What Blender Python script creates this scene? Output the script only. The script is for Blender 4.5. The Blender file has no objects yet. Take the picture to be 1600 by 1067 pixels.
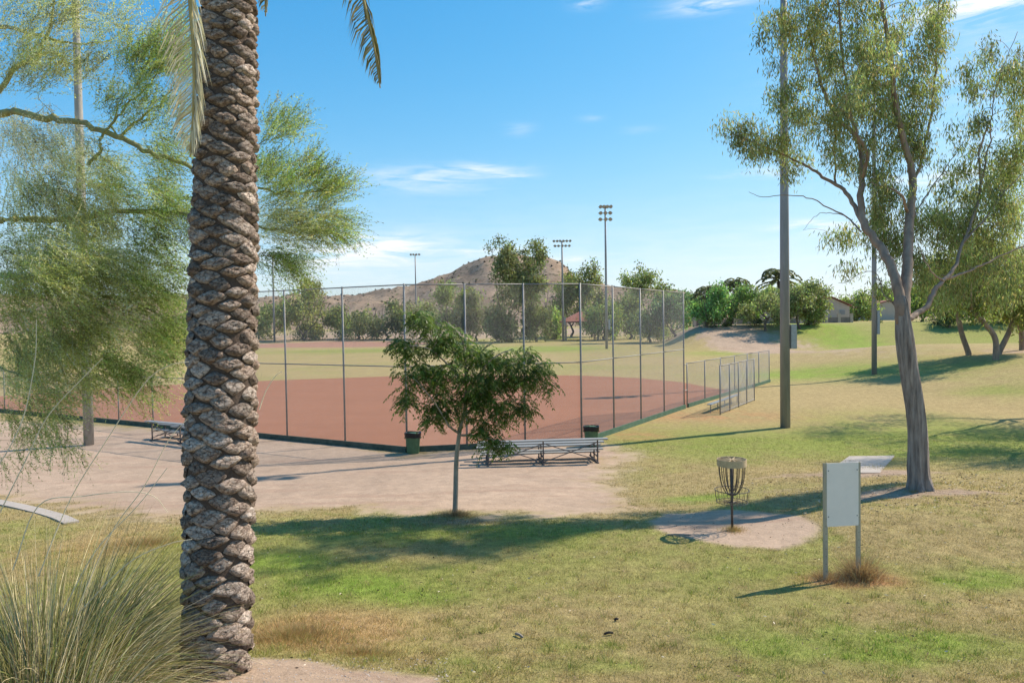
import bpy, math, random
import numpy as np
from mathutils import Vector, Matrix
random.seed(7); rng = np.random.default_rng(7)
S = bpy.context.scene
COL = S.collection
# ------------------------------------------------------------------ camera, sky, sun
FP = 1120.0; CAMZ = 5.0
PITCH = math.atan(30.5/FP); ROLL = 0.0145
_d = np.array([0, math.cos(PITCH), -math.sin(PITCH)]); _r = np.array([1.0, 0, 0]); _u = np.cross(_r, _d)
_r2 = _r*math.cos(ROLL) - _u*math.sin(ROLL); _u2 = _u*math.cos(ROLL) + _r*math.sin(ROLL)
cam_d = bpy.data.cameras.new('camera'); cam = bpy.data.objects.new('camera', cam_d); COL.objects.link(cam)
cam_d.sensor_width = 36.0; cam_d.lens = 36.0*FP/1600; cam_d.clip_start = 0.05; cam_d.clip_end = 30000
M = Matrix(((_r2[0], _u2[0], -_d[0], 0), (_r2[1], _u2[1], -_d[1], 0), (_r2[2], _u2[2], -_d[2], CAMZ), (0, 0, 0, 1)))
cam.matrix_world = M; S.camera = cam

SUN_EL = math.radians(45); SUN_AZ = math.radians(25)      # azimuth from +X towards +Y
sdir = Vector((math.cos(SUN_EL)*math.cos(SUN_AZ), math.cos(SUN_EL)*math.sin(SUN_AZ), math.sin(SUN_EL)))
sl = bpy.data.lights.new('sun', 'SUN'); so = bpy.data.objects.new('sun', sl); COL.objects.link(so)
sl.energy = 4.3; sl.angle = math.radians(0.55); sl.color = (1.0, 0.90, 0.75)
so.rotation_euler = sdir.to_track_quat('Z', 'Y').to_euler(); so.location = (30, 20, 40)
S.view_settings.view_transform = 'Standard'; S.view_settings.look = 'None'
S.view_settings.exposure = 0.62; S.view_settings.gamma = 1.0; S.view_settings.use_curve_mapping = False
S.cycles.max_bounces = 6; S.cycles.transparent_max_bounces = 8; S.cycles.diffuse_bounces = 3

W = bpy.data.worlds.new('World'); S.world = W; W.use_nodes = True
nt = W.node_tree; nt.nodes.clear()
def N(t, kind, **kw):
    n = t.nodes.new(kind)
    for k, v in kw.items():
        if k.startswith('i_'): n.inputs[k[2:].replace('_', ' ')].default_value = v
        else: setattr(n, k, v)
    return n
def link(t, a, b): t.links.new(a, b)
def math_n(t, op, a=None, b=None, c=None, clamp=False):
    n = t.nodes.new('ShaderNodeMath'); n.operation = op; n.use_clamp = clamp
    for i, v in enumerate((a, b, c)):
        if v is None: continue
        if isinstance(v, (int, float)): n.inputs[i].default_value = v
        else: t.links.new(v, n.inputs[i])
    return n.outputs[0]
sky = N(nt, 'ShaderNodeTexSky', sky_type='NISHITA', sun_disc=False)
sky.sun_elevation = SUN_EL; sky.sun_rotation = math.atan2(sdir.x, sdir.y)
sky.altitude = 400; sky.air_density = 1.0; sky.dust_density = 0.5; sky.ozone_density = 1.6
hsv = N(nt, 'ShaderNodeHueSaturation'); hsv.inputs['Saturation'].default_value = 1.45; hsv.inputs['Value'].default_value = 1.0
link(nt, sky.outputs[0], hsv.inputs['Color'])
sa = N(nt, 'ShaderNodeVectorMath', operation='MULTIPLY'); link(nt, hsv.outputs[0], sa.inputs[0]); sa.inputs[1].default_value = (1.34, 1.64, 1.80)
sb_ = N(nt, 'ShaderNodeVectorMath', operation='MULTIPLY_ADD'); link(nt, hsv.outputs[0], sb_.inputs[0]); sb_.inputs[1].default_value = (.16, .19, .19); sb_.inputs[2].default_value = (1, 1, 1)
skc = N(nt, 'ShaderNodeVectorMath', operation='DIVIDE'); link(nt, sa.outputs[0], skc.inputs[0]); link(nt, sb_.outputs[0], skc.inputs[1])
tc = N(nt, 'ShaderNodeTexCoord'); sep = N(nt, 'ShaderNodeSeparateXYZ'); link(nt, tc.outputs['Generated'], sep.inputs[0])
az = math_n(nt, 'ARCTAN2', sep.outputs['X'], sep.outputs['Y']); el = math_n(nt, 'ARCSINE', sep.outputs['Z'])
comb = N(nt, 'ShaderNodeCombineXYZ'); link(nt, math_n(nt, 'MULTIPLY', az, 5.0), comb.inputs[0]); link(nt, math_n(nt, 'MULTIPLY', el, 34.0), comb.inputs[1])
cn = N(nt, 'ShaderNodeTexNoise', i_Scale=2.2, i_Detail=7.0, i_Roughness=0.62, i_Distortion=0.6); link(nt, comb.outputs[0], cn.inputs['Vector'])
def azel(px, py):
    v = _d*FP + _r2*(px-800) - _u2*(py-533.5)
    v = v/np.linalg.norm(v); return math.atan2(v[0], v[1]), math.asin(v[2])
tot = None
for (px, py, wx, wy, a) in [(665, 280, 90, 16, .75), (745, 264, 60, 8, .6), (800, 275, 30, 4, .9), (600, 387, 85, 17, 1.35), (505, 405, 110, 30, .8),
        (925, 185, 16, 4, .55), (812, 203, 20, 7, .5), (1000, 203, 22, 4, .4), (895, 405, 50, 4, 1.0), (1560, -2, 95, 17, 1.9), (1110, 6, 55, 10, 1.1), (915, 5, 20, 7, 1.0),
        (1185, 270, 42, 6, 1.2), (1290, 352, 70, 8, 1.2), (1460, 280, 60, 10, 1.0), (740, 392, 90, 5, .6), (820, 450, 1500, 90, .30), (1560, 60, 200, 120, .25),
        (-500, 200, 160, 30, 1.0), (2300, 100, 260, 30, 1.0)]:
    a0, e0 = azel(px, py); ax = wx/FP; ey = wy/FP
    da = math_n(nt, 'DIVIDE', math_n(nt, 'SUBTRACT', az, a0), ax); de = math_n(nt, 'DIVIDE', math_n(nt, 'SUBTRACT', el, e0), ey)
    q = math_n(nt, 'ADD', math_n(nt, 'MULTIPLY', da, da), math_n(nt, 'MULTIPLY', de, de))
    g = math_n(nt, 'MULTIPLY', math_n(nt, 'EXPONENT', math_n(nt, 'MULTIPLY', q, -0.9)), a)
    tot = g if tot is None else math_n(nt, 'ADD', tot, g)
cm = N(nt, 'ShaderNodeMapRange'); cm.inputs['From Min'].default_value = .36; cm.inputs['From Max'].default_value = .66; link(nt, cn.outputs['Fac'], cm.inputs['Value'])
cl = math_n(nt, 'MULTIPLY', math_n(nt, 'MULTIPLY', tot, cm.outputs[0]), 0.95, clamp=True)
mix = N(nt, 'ShaderNodeMix', data_type='RGBA'); link(nt, cl, mix.inputs[0]); link(nt, skc.outputs[0], mix.inputs[6]); mix.inputs[7].default_value = (5.3, 5.5, 5.7, 1)
bg = N(nt, 'ShaderNodeBackground', i_Strength=0.132); link(nt, mix.outputs[2], bg.inputs[0])
wo = N(nt, 'ShaderNodeOutputWorld'); link(nt, bg.outputs[0], wo.inputs[0])

# ------------------------------------------------------------------ helpers: noise, terrain, picking
_tab = rng.random((256, 256))
def vnoise(x, y):
    x = np.asarray(x, float); y = np.asarray(y, float)
    xi = np.floor(x).astype(int); yi = np.floor(y).astype(int); fx = x-xi; fy = y-yi
    fx = fx*fx*(3-2*fx); fy = fy*fy*(3-2*fy)
    t = lambda a, b: _tab[a & 255, b & 255]
    return (t(xi, yi)*(1-fx)+t(xi+1, yi)*fx)*(1-fy) + (t(xi, yi+1)*(1-fx)+t(xi+1, yi+1)*fx)*fy
def fbm(x, y, o=4):
    s = 0; a = .5; w = 0
    for k in range(o): s = s+a*vnoise(x+17.3*k, y-9.1*k); w += a; a *= .5; x = x*2.03; y = y*2.03
    return s/w
def sst(x, a, b):
    t = np.clip((np.asarray(x, float)-a)/(b-a), 0, 1); return t*t*(3-2*t)
_py = np.array([-60, 0, 5, 7, 9, 11.4, 14, 17, 20, 23, 26, 400.]); _pz = np.array([1.9, 1.75, 1.45, 1.25, 1.02, .84, .80, .55, .32, .12, 0, 0])
_fy = np.linspace(-60, 60, 481); _fz = np.interp(_fy, _py, _pz); _k = np.ones(9)/9; _fz = np.convolve(np.pad(_fz, 4, 'edge'), _k, 'valid')
def H(x, y):
    x = np.asarray(x, float); y = np.asarray(y, float)
    z = np.interp(y, _fy, _fz)
    z = z + .30*sst(x, 3, 9)*sst(y, 11, 15)*(1-sst(y, 19, 27))
    z = z + .42*np.exp(-(((x+3.1)/2.2)**2+((y-6.3)/1.9)**2))
    z = z + .14*np.exp(-(((x-9.7)/1.1)**2+((y-17.0)/.9)**2))
    z = z + 2.0*sst(x, 22, 46)*sst(y, 36, 48)*(1-sst(y, 75, 105))
    z = z + 3.8*sst(y, 112, 136)*sst(x/np.maximum(y, 1), .20, .27)
    z = z + 2.4*sst(y, 190, 290)*(1-sst(x/np.maximum(y, 1), .20, .27))
    z = z + (fbm(x*.35, y*.35, 3)-.5)*.10*(1-sst(y, 22, 30))
    return z
def Hs(x, y): return float(H(x, y))
def ray(px, py):
    v = _d*FP + _r2*(px-800) - _u2*(py-533.5); return v/v[1]
def pt(px, py, Y): v = ray(px, py); return np.array([v[0]*Y, Y, CAMZ+v[2]*Y])
def at(px, py, z=None):
    v = ray(px, py)
    if z is not None:
        t = (z-CAMZ)/v[2]; return np.array([v[0]*t, t, z])
    ts = np.concatenate([np.arange(2, 60, .02), np.arange(60, 600, .1)])
    zz = CAMZ+v[2]*ts; g = H(v[0]*ts, ts); i = np.argmax(zz <= g)
    if zz[i] > g[i]: i = len(ts)-1
    t = ts[i]; return np.array([v[0]*t, t, float(g[i])])
def atxy(px, Y):
    v = ray(px, 500); return np.array([v[0]*Y, Y, Hs(v[0]*Y, Y)])

# ------------------------------------------------------------------ helpers: materials
def new_mat(name):
    m = bpy.data.materials.new(name); m.use_nodes = True; t = m.node_tree; t.nodes.clear()
    o = t.nodes.new('ShaderNodeOutputMaterial'); return m, t, o
def mat(name, c, rough=.8, metal=0., nscale=8., namt=.25, bump=.0, bscale=None, attr=False, stretch=(1, 1, 1), c2=None, spec=.3, dist=.02):
    m, t, o = new_mat(name)
    b = N(t, 'ShaderNodeBsdfPrincipled'); b.inputs['Roughness'].default_value = rough; b.inputs['Metallic'].default_value = metal
    b.inputs['Specular IOR Level'].default_value = spec
    tc = N(t, 'ShaderNodeTexCoord'); mp = N(t, 'ShaderNodeMapping'); mp.inputs['Scale'].default_value = stretch; link(t, tc.outputs['Object'], mp.inputs[0])
    n = N(t, 'ShaderNodeTexNoise', i_Scale=nscale, i_Detail=6.0, i_Roughness=.65); link(t, mp.outputs[0], n.inputs['Vector'])
    if attr:
        a = N(t, 'ShaderNodeAttribute', attribute_name='Col'); src = a.outputs['Color']
    else:
        r = N(t, 'ShaderNodeRGB'); r.outputs[0].default_value = (*c, 1); src = r.outputs[0]
    mx = N(t, 'ShaderNodeMix', data_type='RGBA')
    cr = N(t, 'ShaderNodeMapRange'); cr.inputs['From Min'].default_value = .3; cr.inputs['From Max'].default_value = .7; link(t, n.outputs['Fac'], cr.inputs['Value'])
    if c2 is not None:
        link(t, cr.outputs[0], mx.inputs[0]); link(t, src, mx.inputs[6]); mx.inputs[7].default_value = (*c2, 1)
        link(t, mx.outputs[2], b.inputs['Base Color'])
    else:
        mr = N(t, 'ShaderNodeMapRange'); mr.inputs['To Min'].default_value = 1-namt; mr.inputs['To Max'].default_value = 1+namt; link(t, cr.outputs[0], mr.inputs['Value'])
        mx.blend_type = 'MULTIPLY'; mx.inputs[0].default_value = 1; link(t, src, mx.inputs[6]); link(t, mr.outputs[0], mx.inputs[7])
        link(t, mx.outputs[2], b.inputs['Base Color'])
    if bump:
        n2 = N(t, 'ShaderNodeTexNoise', i_Scale=bscale or nscale*2, i_Detail=8.0, i_Roughness=.7); link(t, mp.outputs[0], n2.inputs['Vector'])
        bp = N(t, 'ShaderNodeBump', i_Strength=bump, i_Distance=dist); link(t, n2.outputs['Fac'], bp.inputs['Height']); link(t, bp.outputs[0], b.inputs['Normal'])
    link(t, b.outputs[0], o.inputs[0]); return m
def leaf_mat(name, transl=.35, rough=.45, spec=.3):
    m, t, o = new_mat(name)
    a = N(t, 'ShaderNodeAttribute', attribute_name='Col')
    b = N(t, 'ShaderNodeBsdfPrincipled', i_Roughness=rough); b.inputs['Specular IOR Level'].default_value = spec
    tr = N(t, 'ShaderNodeBsdfTranslucent'); ms = N(t, 'ShaderNodeMixShader', i_Fac=transl)
    g = N(t, 'ShaderNodeMix', data_type='RGBA', blend_type='MULTIPLY'); g.inputs[0].default_value = 1; g.inputs[7].default_value = (1.12, 1.2, .8, 1)
    link(t, a.outputs['Color'], b.inputs['Base Color']); link(t, a.outputs['Color'], g.inputs[6]); link(t, g.outputs[2], tr.inputs[0])
    link(t, b.outputs[0], ms.inputs[1]); link(t, tr.outputs[0], ms.inputs[2]); link(t, ms.outputs[0], o.inputs[0]); return m
MT = {}
MT['leaf'] = leaf_mat('leaf', .5); MT['blade'] = leaf_mat('grass_blade', .3, .6, .2); MT['dryleaf'] = leaf_mat('dry_leaf', .2, .6, .3)
MT['bark_grey'] = mat('bark_grey', (.50, .42, .36), nscale=15, stretch=(1, 1, .10), c2=(.13, .10, .085), bump=1.0, bscale=16, dist=.09)
MT['bark_tan'] = mat('bark_tan', (.40, .28, .205), nscale=5, stretch=(1, 1, .4), c2=(.19, .13, .095), bump=.4, bscale=14)
MT['bark_pale'] = mat('bark_pale', (.34, .28, .22), nscale=12, stretch=(1, 1, .3), namt=.3, bump=.4)
MT['bark_far'] = mat('bark_far', (.13, .10, .08), nscale=2, namt=.3)
MT['bark_green'] = mat('bark_green', (.36, .36, .14), nscale=8, stretch=(1, 1, .5), c2=(.24, .21, .12), bump=.3)
MT['galv'] = mat('galvanised_steel', (.27, .26, .25), rough=.6, metal=.3, nscale=5, namt=.18, bump=.05)
MT['rust'] = mat('dull_brown_steel', (.15, .125, .115), rough=.7, metal=.3, nscale=9, namt=.35)
MT['wire'] = mat('fence_wire', (.34, .335, .33), rough=.5, metal=.5, nscale=2, namt=.1)
MT['pole'] = mat('weathered_pole_steel', (.29, .275, .275), rough=.6, metal=.3, nscale=3, stretch=(1, 1, .15), namt=.22, bump=.05)
MT['pole_pale'] = mat('pale_pole', (.33, .31, .28), rough=.7, nscale=5, stretch=(1, 1, .3), namt=.3)
MT['lamp'] = mat('lamp_housing', (.16, .16, .17), rough=.4, metal=.5)
MT['lamp_glass'] = mat('lamp_glass', (.35, .30, .26), rough=.25, spec=.6)
MT['box'] = mat('cabinet_paint', (.40, .40, .39), rough=.5, namt=.12)
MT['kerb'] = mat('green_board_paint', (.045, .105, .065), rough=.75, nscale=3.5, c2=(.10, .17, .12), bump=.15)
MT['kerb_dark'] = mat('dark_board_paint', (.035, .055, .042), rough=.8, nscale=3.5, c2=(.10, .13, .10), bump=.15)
MT['alu'] = mat('dull_aluminium', (.36, .35, .33), rough=.55, metal=.4, nscale=4, stretch=(.3, 3, 3), namt=.15)
MT['can'] = mat('green_bin', (.085, .16, .08), rough=.55, nscale=6, namt=.25)
MT['bag'] = mat('black_bag', (.012, .012, .014), rough=.35, bump=.4, nscale=20)
MT['conc'] = mat('concrete', (.42, .36, .31), rough=.9, nscale=6, namt=.12, bump=.2)
MT['sign'] = mat('blank_sign_panel', (.88, .78, .69), rough=.9, nscale=2.5, namt=.05)
MT['channel'] = mat('channel_post', (.44, .40, .31), rough=.6, metal=.3, nscale=12, stretch=(1, 1, .2), namt=.2)
MT['band'] = mat('basket_band', (.50, .38, .23), rough=.7, nscale=9, namt=.2)
MT['chain'] = mat('dark_chain', (.10, .09, .085), rough=.5, metal=.5)


def boot_mat(name, c1, c2, c3):
    m, t, o = new_mat(name); b = N(t, 'ShaderNodeBsdfPrincipled', i_Roughness=.95); b.inputs['Specular IOR Level'].default_value = .12
    g = N(t, 'ShaderNodeNewGeometry'); oi = N(t, 'ShaderNodeObjectInfo'); mp = N(t, 'ShaderNodeMapping'); mp.inputs['Scale'].default_value = (1, 1, 1.5); link(t, g.outputs['Position'], mp.inputs[0])
    n = N(t, 'ShaderNodeTexNoise', i_Scale=14.0, i_Detail=9.0, i_Roughness=.72, i_Distortion=.8); link(t, mp.outputs[0], n.inputs['Vector'])
    v = N(t, 'ShaderNodeTexVoronoi', i_Scale=17.0, feature='DISTANCE_TO_EDGE'); 
    wv = N(t, 'ShaderNodeVectorMath', operation='ADD'); link(t, mp.outputs[0], wv.inputs[0]); sc = N(t, 'ShaderNodeVectorMath', operation='SCALE'); sc.inputs['Scale'].default_value = .09; link(t, n.outputs['Color'], sc.inputs[0]); link(t, sc.outputs[0], wv.inputs[1]); link(t, wv.outputs[0], v.inputs['Vector'])
    r = N(t, 'ShaderNodeValToRGB'); r.color_ramp.elements[0].position = .36; r.color_ramp.elements[0].color = (*c2, 1); r.color_ramp.elements[1].position = .62; r.color_ramp.elements[1].color = (*c3, 1); e = r.color_ramp.elements.new(.5); e.color = (*c1, 1); link(t, n.outputs['Fac'], r.inputs[0])
    mr = N(t, 'ShaderNodeMapRange'); mr.inputs['From Max'].default_value = .05; mr.inputs['To Min'].default_value = .45; link(t, v.outputs['Distance'], mr.inputs['Value'])
    rv = math_n(t, 'MULTIPLY', math_n(t, 'MULTIPLY_ADD', oi.outputs['Random'], .75, .62), mr.outputs[0])
    mx = N(t, 'ShaderNodeMix', data_type='RGBA', blend_type='MULTIPLY'); mx.inputs[0].default_value = 1; link(t, r.outputs[0], mx.inputs[6]); link(t, rv, mx.inputs[7]); link(t, mx.outputs[2], b.inputs['Base Color'])
    h = math_n(t, 'ADD', math_n(t, 'MULTIPLY', mr.outputs[0], .5), n.outputs['Fac']); bp = N(t, 'ShaderNodeBump', i_Strength=1.0, i_Distance=.035); link(t, h, bp.inputs['Height']); link(t, bp.outputs[0], b.inputs['Normal']); link(t, b.outputs[0], o.inputs[0]); return m
MT['boot'] = boot_mat('palm_boot_brown', (.36, .27, .215), (.17, .12, .095), (.47, .38, .31)); MT['boot_pale'] = boot_mat('palm_boot_light', (.44, .35, .29), (.22, .16, .13), (.56, .47, .40))
MT['palmcore'] = mat('palm_core', (.10, .072, .056), rough=1, nscale=20, bump=1.0)
MT['stucco'] = mat('stucco', (.50, .40, .33), rough=.9, nscale=1, namt=.08)
MT['rooftile'] = mat('roof_tile', (.30, .12, .085), rough=.9, nscale=1.5, namt=.3)
MT['blockwall'] = mat('block_wall', (.25, .20, .175), rough=.95, nscale=1.2, namt=.2)
MT['stone'] = mat('pebble', (.42, .36, .32), rough=.9, nscale=20, namt=.2)
MT['darkwood'] = mat('dark_bark_chip', (.03, .025, .022), rough=.9)
MT['palewood'] = mat('pale_bark_chip', (.30, .25, .20), rough=.9, nscale=30)

# ------------------------------------------------------------------ helpers: objects and meshes
def tag(o, label=None, cat=None, group=None, kind=None):
    if label: o['label'] = label
    if cat: o['category'] = cat
    if group: o['group'] = group
    if kind: o['kind'] = kind
    return o
def empty(name, loc, label, cat, group=None):
    o = bpy.data.objects.new(name, None); COL.objects.link(o); o.location = [float(v) for v in loc]; o.empty_display_size = .2
    return tag(o, label, cat, group)
def mk(name, V, F, m, parent=None, col=None, smooth=False):
    """V (n,3) world coordinates, F (k,3|4) int array or list of arrays; one mesh object, relative to its parent's origin"""
    V = np.asarray(V, np.float32); Fs = F if isinstance(F, list) else [F]
    off = np.zeros(3)
    if parent is not None:
        p = parent
        while p is not None: off = off+np.array(p.location); p = p.parent
    V = V-off.astype(np.float32)
    me = bpy.data.meshes.new(name)
    Fs = [np.asarray(f, np.int32) for f in Fs if len(f)]
    tot = np.concatenate([np.full(len(f), f.shape[1], np.int32) for f in Fs]); idx = np.concatenate([f.ravel() for f in Fs])
    me.vertices.add(len(V)); me.vertices.foreach_set('co', V.ravel())
    me.loops.add(len(idx)); me.loops.foreach_set('vertex_index', idx)
    me.polygons.add(len(tot)); me.polygons.foreach_set('loop_start', np.concatenate([[0], np.cumsum(tot)[:-1]]).astype(np.int32)); me.polygons.foreach_set('loop_total', tot)
    me.polygons.foreach_set('use_smooth', np.full(len(tot), bool(smooth)))
    me.update(calc_edges=True)
    if col is not None:
        a = me.color_attributes.new('Col', 'FLOAT_COLOR', 'POINT'); c = np.ones((len(V), 4), np.float32); c[:, :3] = col; a.data.foreach_set('color', c.ravel())
    me.materials.append(m)
    o = bpy.data.objects.new(name, me); COL.objects.link(o)
    if parent is not None: o.parent = parent
    return o
class MB:
    def __init__(s): s.V = []; s.F3 = []; s.F4 = []; s.n = 0
    def add(s, V, F):
        V = np.asarray(V, float).reshape(-1, 3)
        for f in (F if isinstance(F, list) and len(F) and isinstance(F[0], np.ndarray) and F[0].ndim == 2 else [np.asarray(F)]):
            (s.F3 if f.shape[1] == 3 else s.F4).append(f+s.n)
        s.V.append(V); s.n += len(V); return s
    def box(s, c, d, ax=None):
        c = np.asarray(c, float); d = np.asarray(d, float)/2
        P = np.array([[i, j, k] for i in (-1, 1) for j in (-1, 1) for k in (-1, 1)])*d
        if ax is not None: P = P@np.asarray(ax)
        return s.add(P+c, np.array([[0, 1, 3, 2], [4, 6, 7, 5], [0, 4, 5, 1], [2, 3, 7, 6], [0, 2, 6, 4], [1, 5, 7, 3]]))
    def beam(s, a, b, w, h, up=(0, 0, 1)):
        a = np.asarray(a, float); b = np.asarray(b, float); x = b-a; L = np.linalg.norm(x); x /= L
        y = np.cross(up, x); y /= np.linalg.norm(y); z = np.cross(x, y); return s.box((a+b)/2, (L, w, h), np.array([x, y, z]))
    def tube(s, pts, rad, n=8, cap=True):
        pts = np.asarray(pts, float); k = len(pts); rad = np.broadcast_to(rad, (k,)) if np.ndim(rad) else np.full(k, rad)
        T = np.gradient(pts, axis=0); T /= np.linalg.norm(T, axis=1)[:, None]+1e-9
        ref = np.array([0, 0, 1.]) if abs(T[0, 2]) < .9 else np.array([1., 0, 0])
        A = np.cross(T, ref); A /= np.linalg.norm(A, axis=1)[:, None]+1e-9; B = np.cross(T, A)
        th = np.arange(n)*2*math.pi/n
        P = pts[:, None]+rad[:, None, None]*(np.cos(th)[None, :, None]*A[:, None]+np.sin(th)[None, :, None]*B[:, None])
        i = np.arange(k-1)[:, None]*n; j = np.arange(n)[None]; j2 = (j+1) % n
        F = np.stack([i+j, i+j2, i+n+j2, i+n+j], -1).reshape(-1, 4)
        V = P.reshape(-1, 3); Fl = [F]
        if cap:
            V = np.concatenate([V, pts[:1], pts[-1:]]); c0 = k*n; jj = np.arange(n); j3 = (jj+1) % n
            Fl.append(np.concatenate([np.stack([np.full(n, c0), j3, jj], -1), np.stack([np.full(n, c0+1), (k-1)*n+jj, (k-1)*n+j3], -1)]))
        return s.add(V, Fl)
    def build(s, name, m, parent=None, smooth=False, col=None):
        F = []
        if s.F4: F.append(np.concatenate(s.F4))
        if s.F3: F.append(np.concatenate(s.F3))
        return mk(name, np.concatenate(s.V), F, m, parent, col, smooth)
def unit(v): return v/(np.linalg.norm(v, axis=-1, keepdims=True)+1e-9)
def leaf_mesh(P, D, L, Wd, col, roll=None):
    """diamond leaves at P along D"""
    n = len(P); D = unit(D); R = unit(rng.normal(size=(n, 3)) if roll is None else roll); A = unit(np.cross(D, R))
    L = np.broadcast_to(L, (n,))[:, None]; Wd = np.broadcast_to(Wd, (n,))[:, None]
    V = np.stack([P, P+D*L*.45+A*Wd*.5, P+D*L, P+D*L*.45-A*Wd*.5], 1).reshape(-1, 3)
    F = np.arange(n*4).reshape(n, 4); return V, F, np.repeat(np.broadcast_to(col, (n, 3)), 4, 0)
def vary(c, n, amt=.25, c2=None, p2=.0):
    c = np.tile(np.asarray(c, float), (n, 1)); k = 1+amt*rng.normal(size=(n, 1)); c = c*np.clip(k, .4, 1.9)
    c = c*(1+.08*rng.normal(size=(n, 3)))
    if c2 is not None:
        w = rng.random(n) < p2; c[w] = np.asarray(c2)*np.clip(1+amt*rng.normal(size=(w.sum(), 1)), .4, 1.8)
    return np.clip(c, .004, .9)
def smooth_poly(pts, k=6, jit=0.):
    pts = np.asarray(pts, float)
    if len(pts) < 3: out = np.linspace(pts[0], pts[-1], k+1)
    else:
        P = np.concatenate([[2*pts[0]-pts[1]], pts, [2*pts[-1]-pts[-2]]]); out = []
        for i in range(1, len(P)-2):
            for t in np.arange(k)/k:
                out.append(.5*((2*P[i])+(-P[i-1]+P[i+1])*t+(2*P[i-1]-5*P[i]+4*P[i+1]-P[i+2])*t*t+(-P[i-1]+3*P[i]-3*P[i+1]+P[i+2])*t**3))
        out.append(pts[-1]); out = np.array(out)
    if jit: out[1:-1] += rng.normal(size=(len(out)-2, 3))*jit
    return out
class Skel:
    """limbs plus twigs that grow to each leaf cluster from the nearest wood"""
    def __init__(s): s.limb = MB(); s.twig = MB(); s.P = []; s.R = []
    def add_limb(s, pts, r0, r1, n=10, k=6, jit=0., attach=True):
        p = smooth_poly(pts, k, jit); r = r0+(r1-r0)*np.linspace(0, 1, len(p))**.8
        s.limb.tube(p, r, n)
        if attach: s.P.append(p); s.R.append(r)
    def grow(s, C, rmin=.008, rk=.012, sides=4, sag=.12, wood='twig'):
        SP = np.concatenate(s.P); SR = np.concatenate(s.R)
        d = np.array([np.min(np.linalg.norm(SP-c, axis=1)) for c in C])
        for i in np.argsort(d):
            c = C[i]; dd = np.linalg.norm(SP-c, axis=1)+1.2*np.maximum(SP[:, 2]-c[2], 0); j = np.argmin(dd); a = SP[j]; L = np.linalg.norm(c-a)
            if L < .02: continue
            m1 = a+(c-a)*.35+np.array([0, 0, sag*L])+rng.normal(size=3)*.05*L; m2 = a+(c-a)*.7+np.array([0, 0, sag*L])+rng.normal(size=3)*.05*L
            p = smooth_poly([a, m1, m2, c], 3); r0 = min(SR[j]*.7, rmin+rk*L); r = np.linspace(r0, rmin*.6, len(p))
            s.twig.tube(p, r, sides, cap=False); SP = np.concatenate([SP, p[1:]]); SR = np.concatenate([SR, r[1:]])
def blobs(L):
    """L: (px, py, Y, rx_px, ry_px, rY_m, n) -> n points inside ellipsoids"""
    out = []
    for (px, py, Y, rx, ry, rY, n) in L:
        g = rng.normal(size=(n, 3)); g = unit(g)*(rng.random((n, 1))**.45)
        for a in g:
            y = Y+a[1]*rY; out.append(pt(px+a[0]*rx, py+a[2]*ry, y))
    return np.array(out)

# ------------------------------------------------------------------ key positions
GA = at(636, 706, 0.0); GB = at(909, 693, 0.0); GC = at(1069, 638, 0.0)
GL1 = at(540, 697, 0.0); GL2 = at(402, 683, 0.0); dl = unit(GL2-GA); 
LW = 2.9*4; GD = GA+dl*11.6
dr = unit(GC-GB); GE = at(1202, 597, 0.0); GF = GD+dl*26
def polydist(X, Y, poly):
    poly = np.asarray(poly, float)[:, :2]; n = len(poly); best = np.full(X.shape, 1e9); ins = np.zeros(X.shape, bool)
    for i in range(n):
        a = poly[i]; b = poly[(i+1) % n]; ab = b-a
        t = np.clip(((X-a[0])*ab[0]+(Y-a[1])*ab[1])/(ab@ab), 0, 1)
        best = np.minimum(best, np.hypot(X-a[0]-t*ab[0], Y-a[1]-t*ab[1]))
        c = (a[1] > Y) != (b[1] > Y)
        with np.errstate(divide='ignore', invalid='ignore'): xi = (b[0]-a[0])*(Y-a[1])/(b[1]-a[1]+1e-12)+a[0]
        ins ^= c & (X < xi)
    return np.where(ins, best, -best)
P2 = lambda L: [at(*p) for p in L]
INFIELD = [GA, GB, GC, at(1110, 624, 0), at(1160, 611, 0)]+P2([(1120, 606.5), (1069, 597), (1000, 590.5), (909, 586.5), (750, 585), (600, 588), (430, 594), (250, 602), (60, 614), (-120, 628)])+[GF, GD]
BARE = [GA, GB, at(945, 699), at(970, 715), at(940, 740), at(955, 768), at(1005, 794), at(930, 803), at(780, 800), at(640, 800), at(560, 794), at(420, 797), at(300, 812), at(180, 806), at(90, 790), at(0, 778), at(-200, 770), at(-500, 760), GF+np.array([-3, -3, 0]), GD]
PAD = P2([(1010, 815), (1040, 803), (1120, 797), (1210, 800), (1270, 806), (1285, 822), (1260, 845), (1215, 856), (1150, 855), (1080, 843), (1030, 830)])
SAND = P2([(240, 1045), (330, 1030), (420, 1027), (520, 1036), (600, 1046), (680, 1062), (720, 1100)])+[np.array([2, 2, 0]), np.array([-8, 0, 0]), at(-100, 1090)]
FARDIRT = P2([(380, 538), (520, 533.5), (625, 533.5), (700, 536), (640, 541), (560, 542.5), (380, 544)])
def ell(X, Y, px, py, rx, ry):
    c = at(px, py); d = c[1]; h = max(.6, CAMZ-c[2]); return np.exp(-(((X-c[0])/(rx*d/FP))**2+((Y-c[1])/(ry*d*d/(FP*h)))**2))
DRY = np.array([.385, .285, .135]); STRAW = np.array([.45, .30, .14]); GREEN = np.array([.235, .26, .06]); BRIGHT = np.array([.22, .295, .05])
DIRT = np.array([.40, .288, .208]); RED = np.array([.315, .142, .083]); ORANGE = np.array([.39, .215, .105]); BROWN = np.array([.27, .20, .15])
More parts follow.
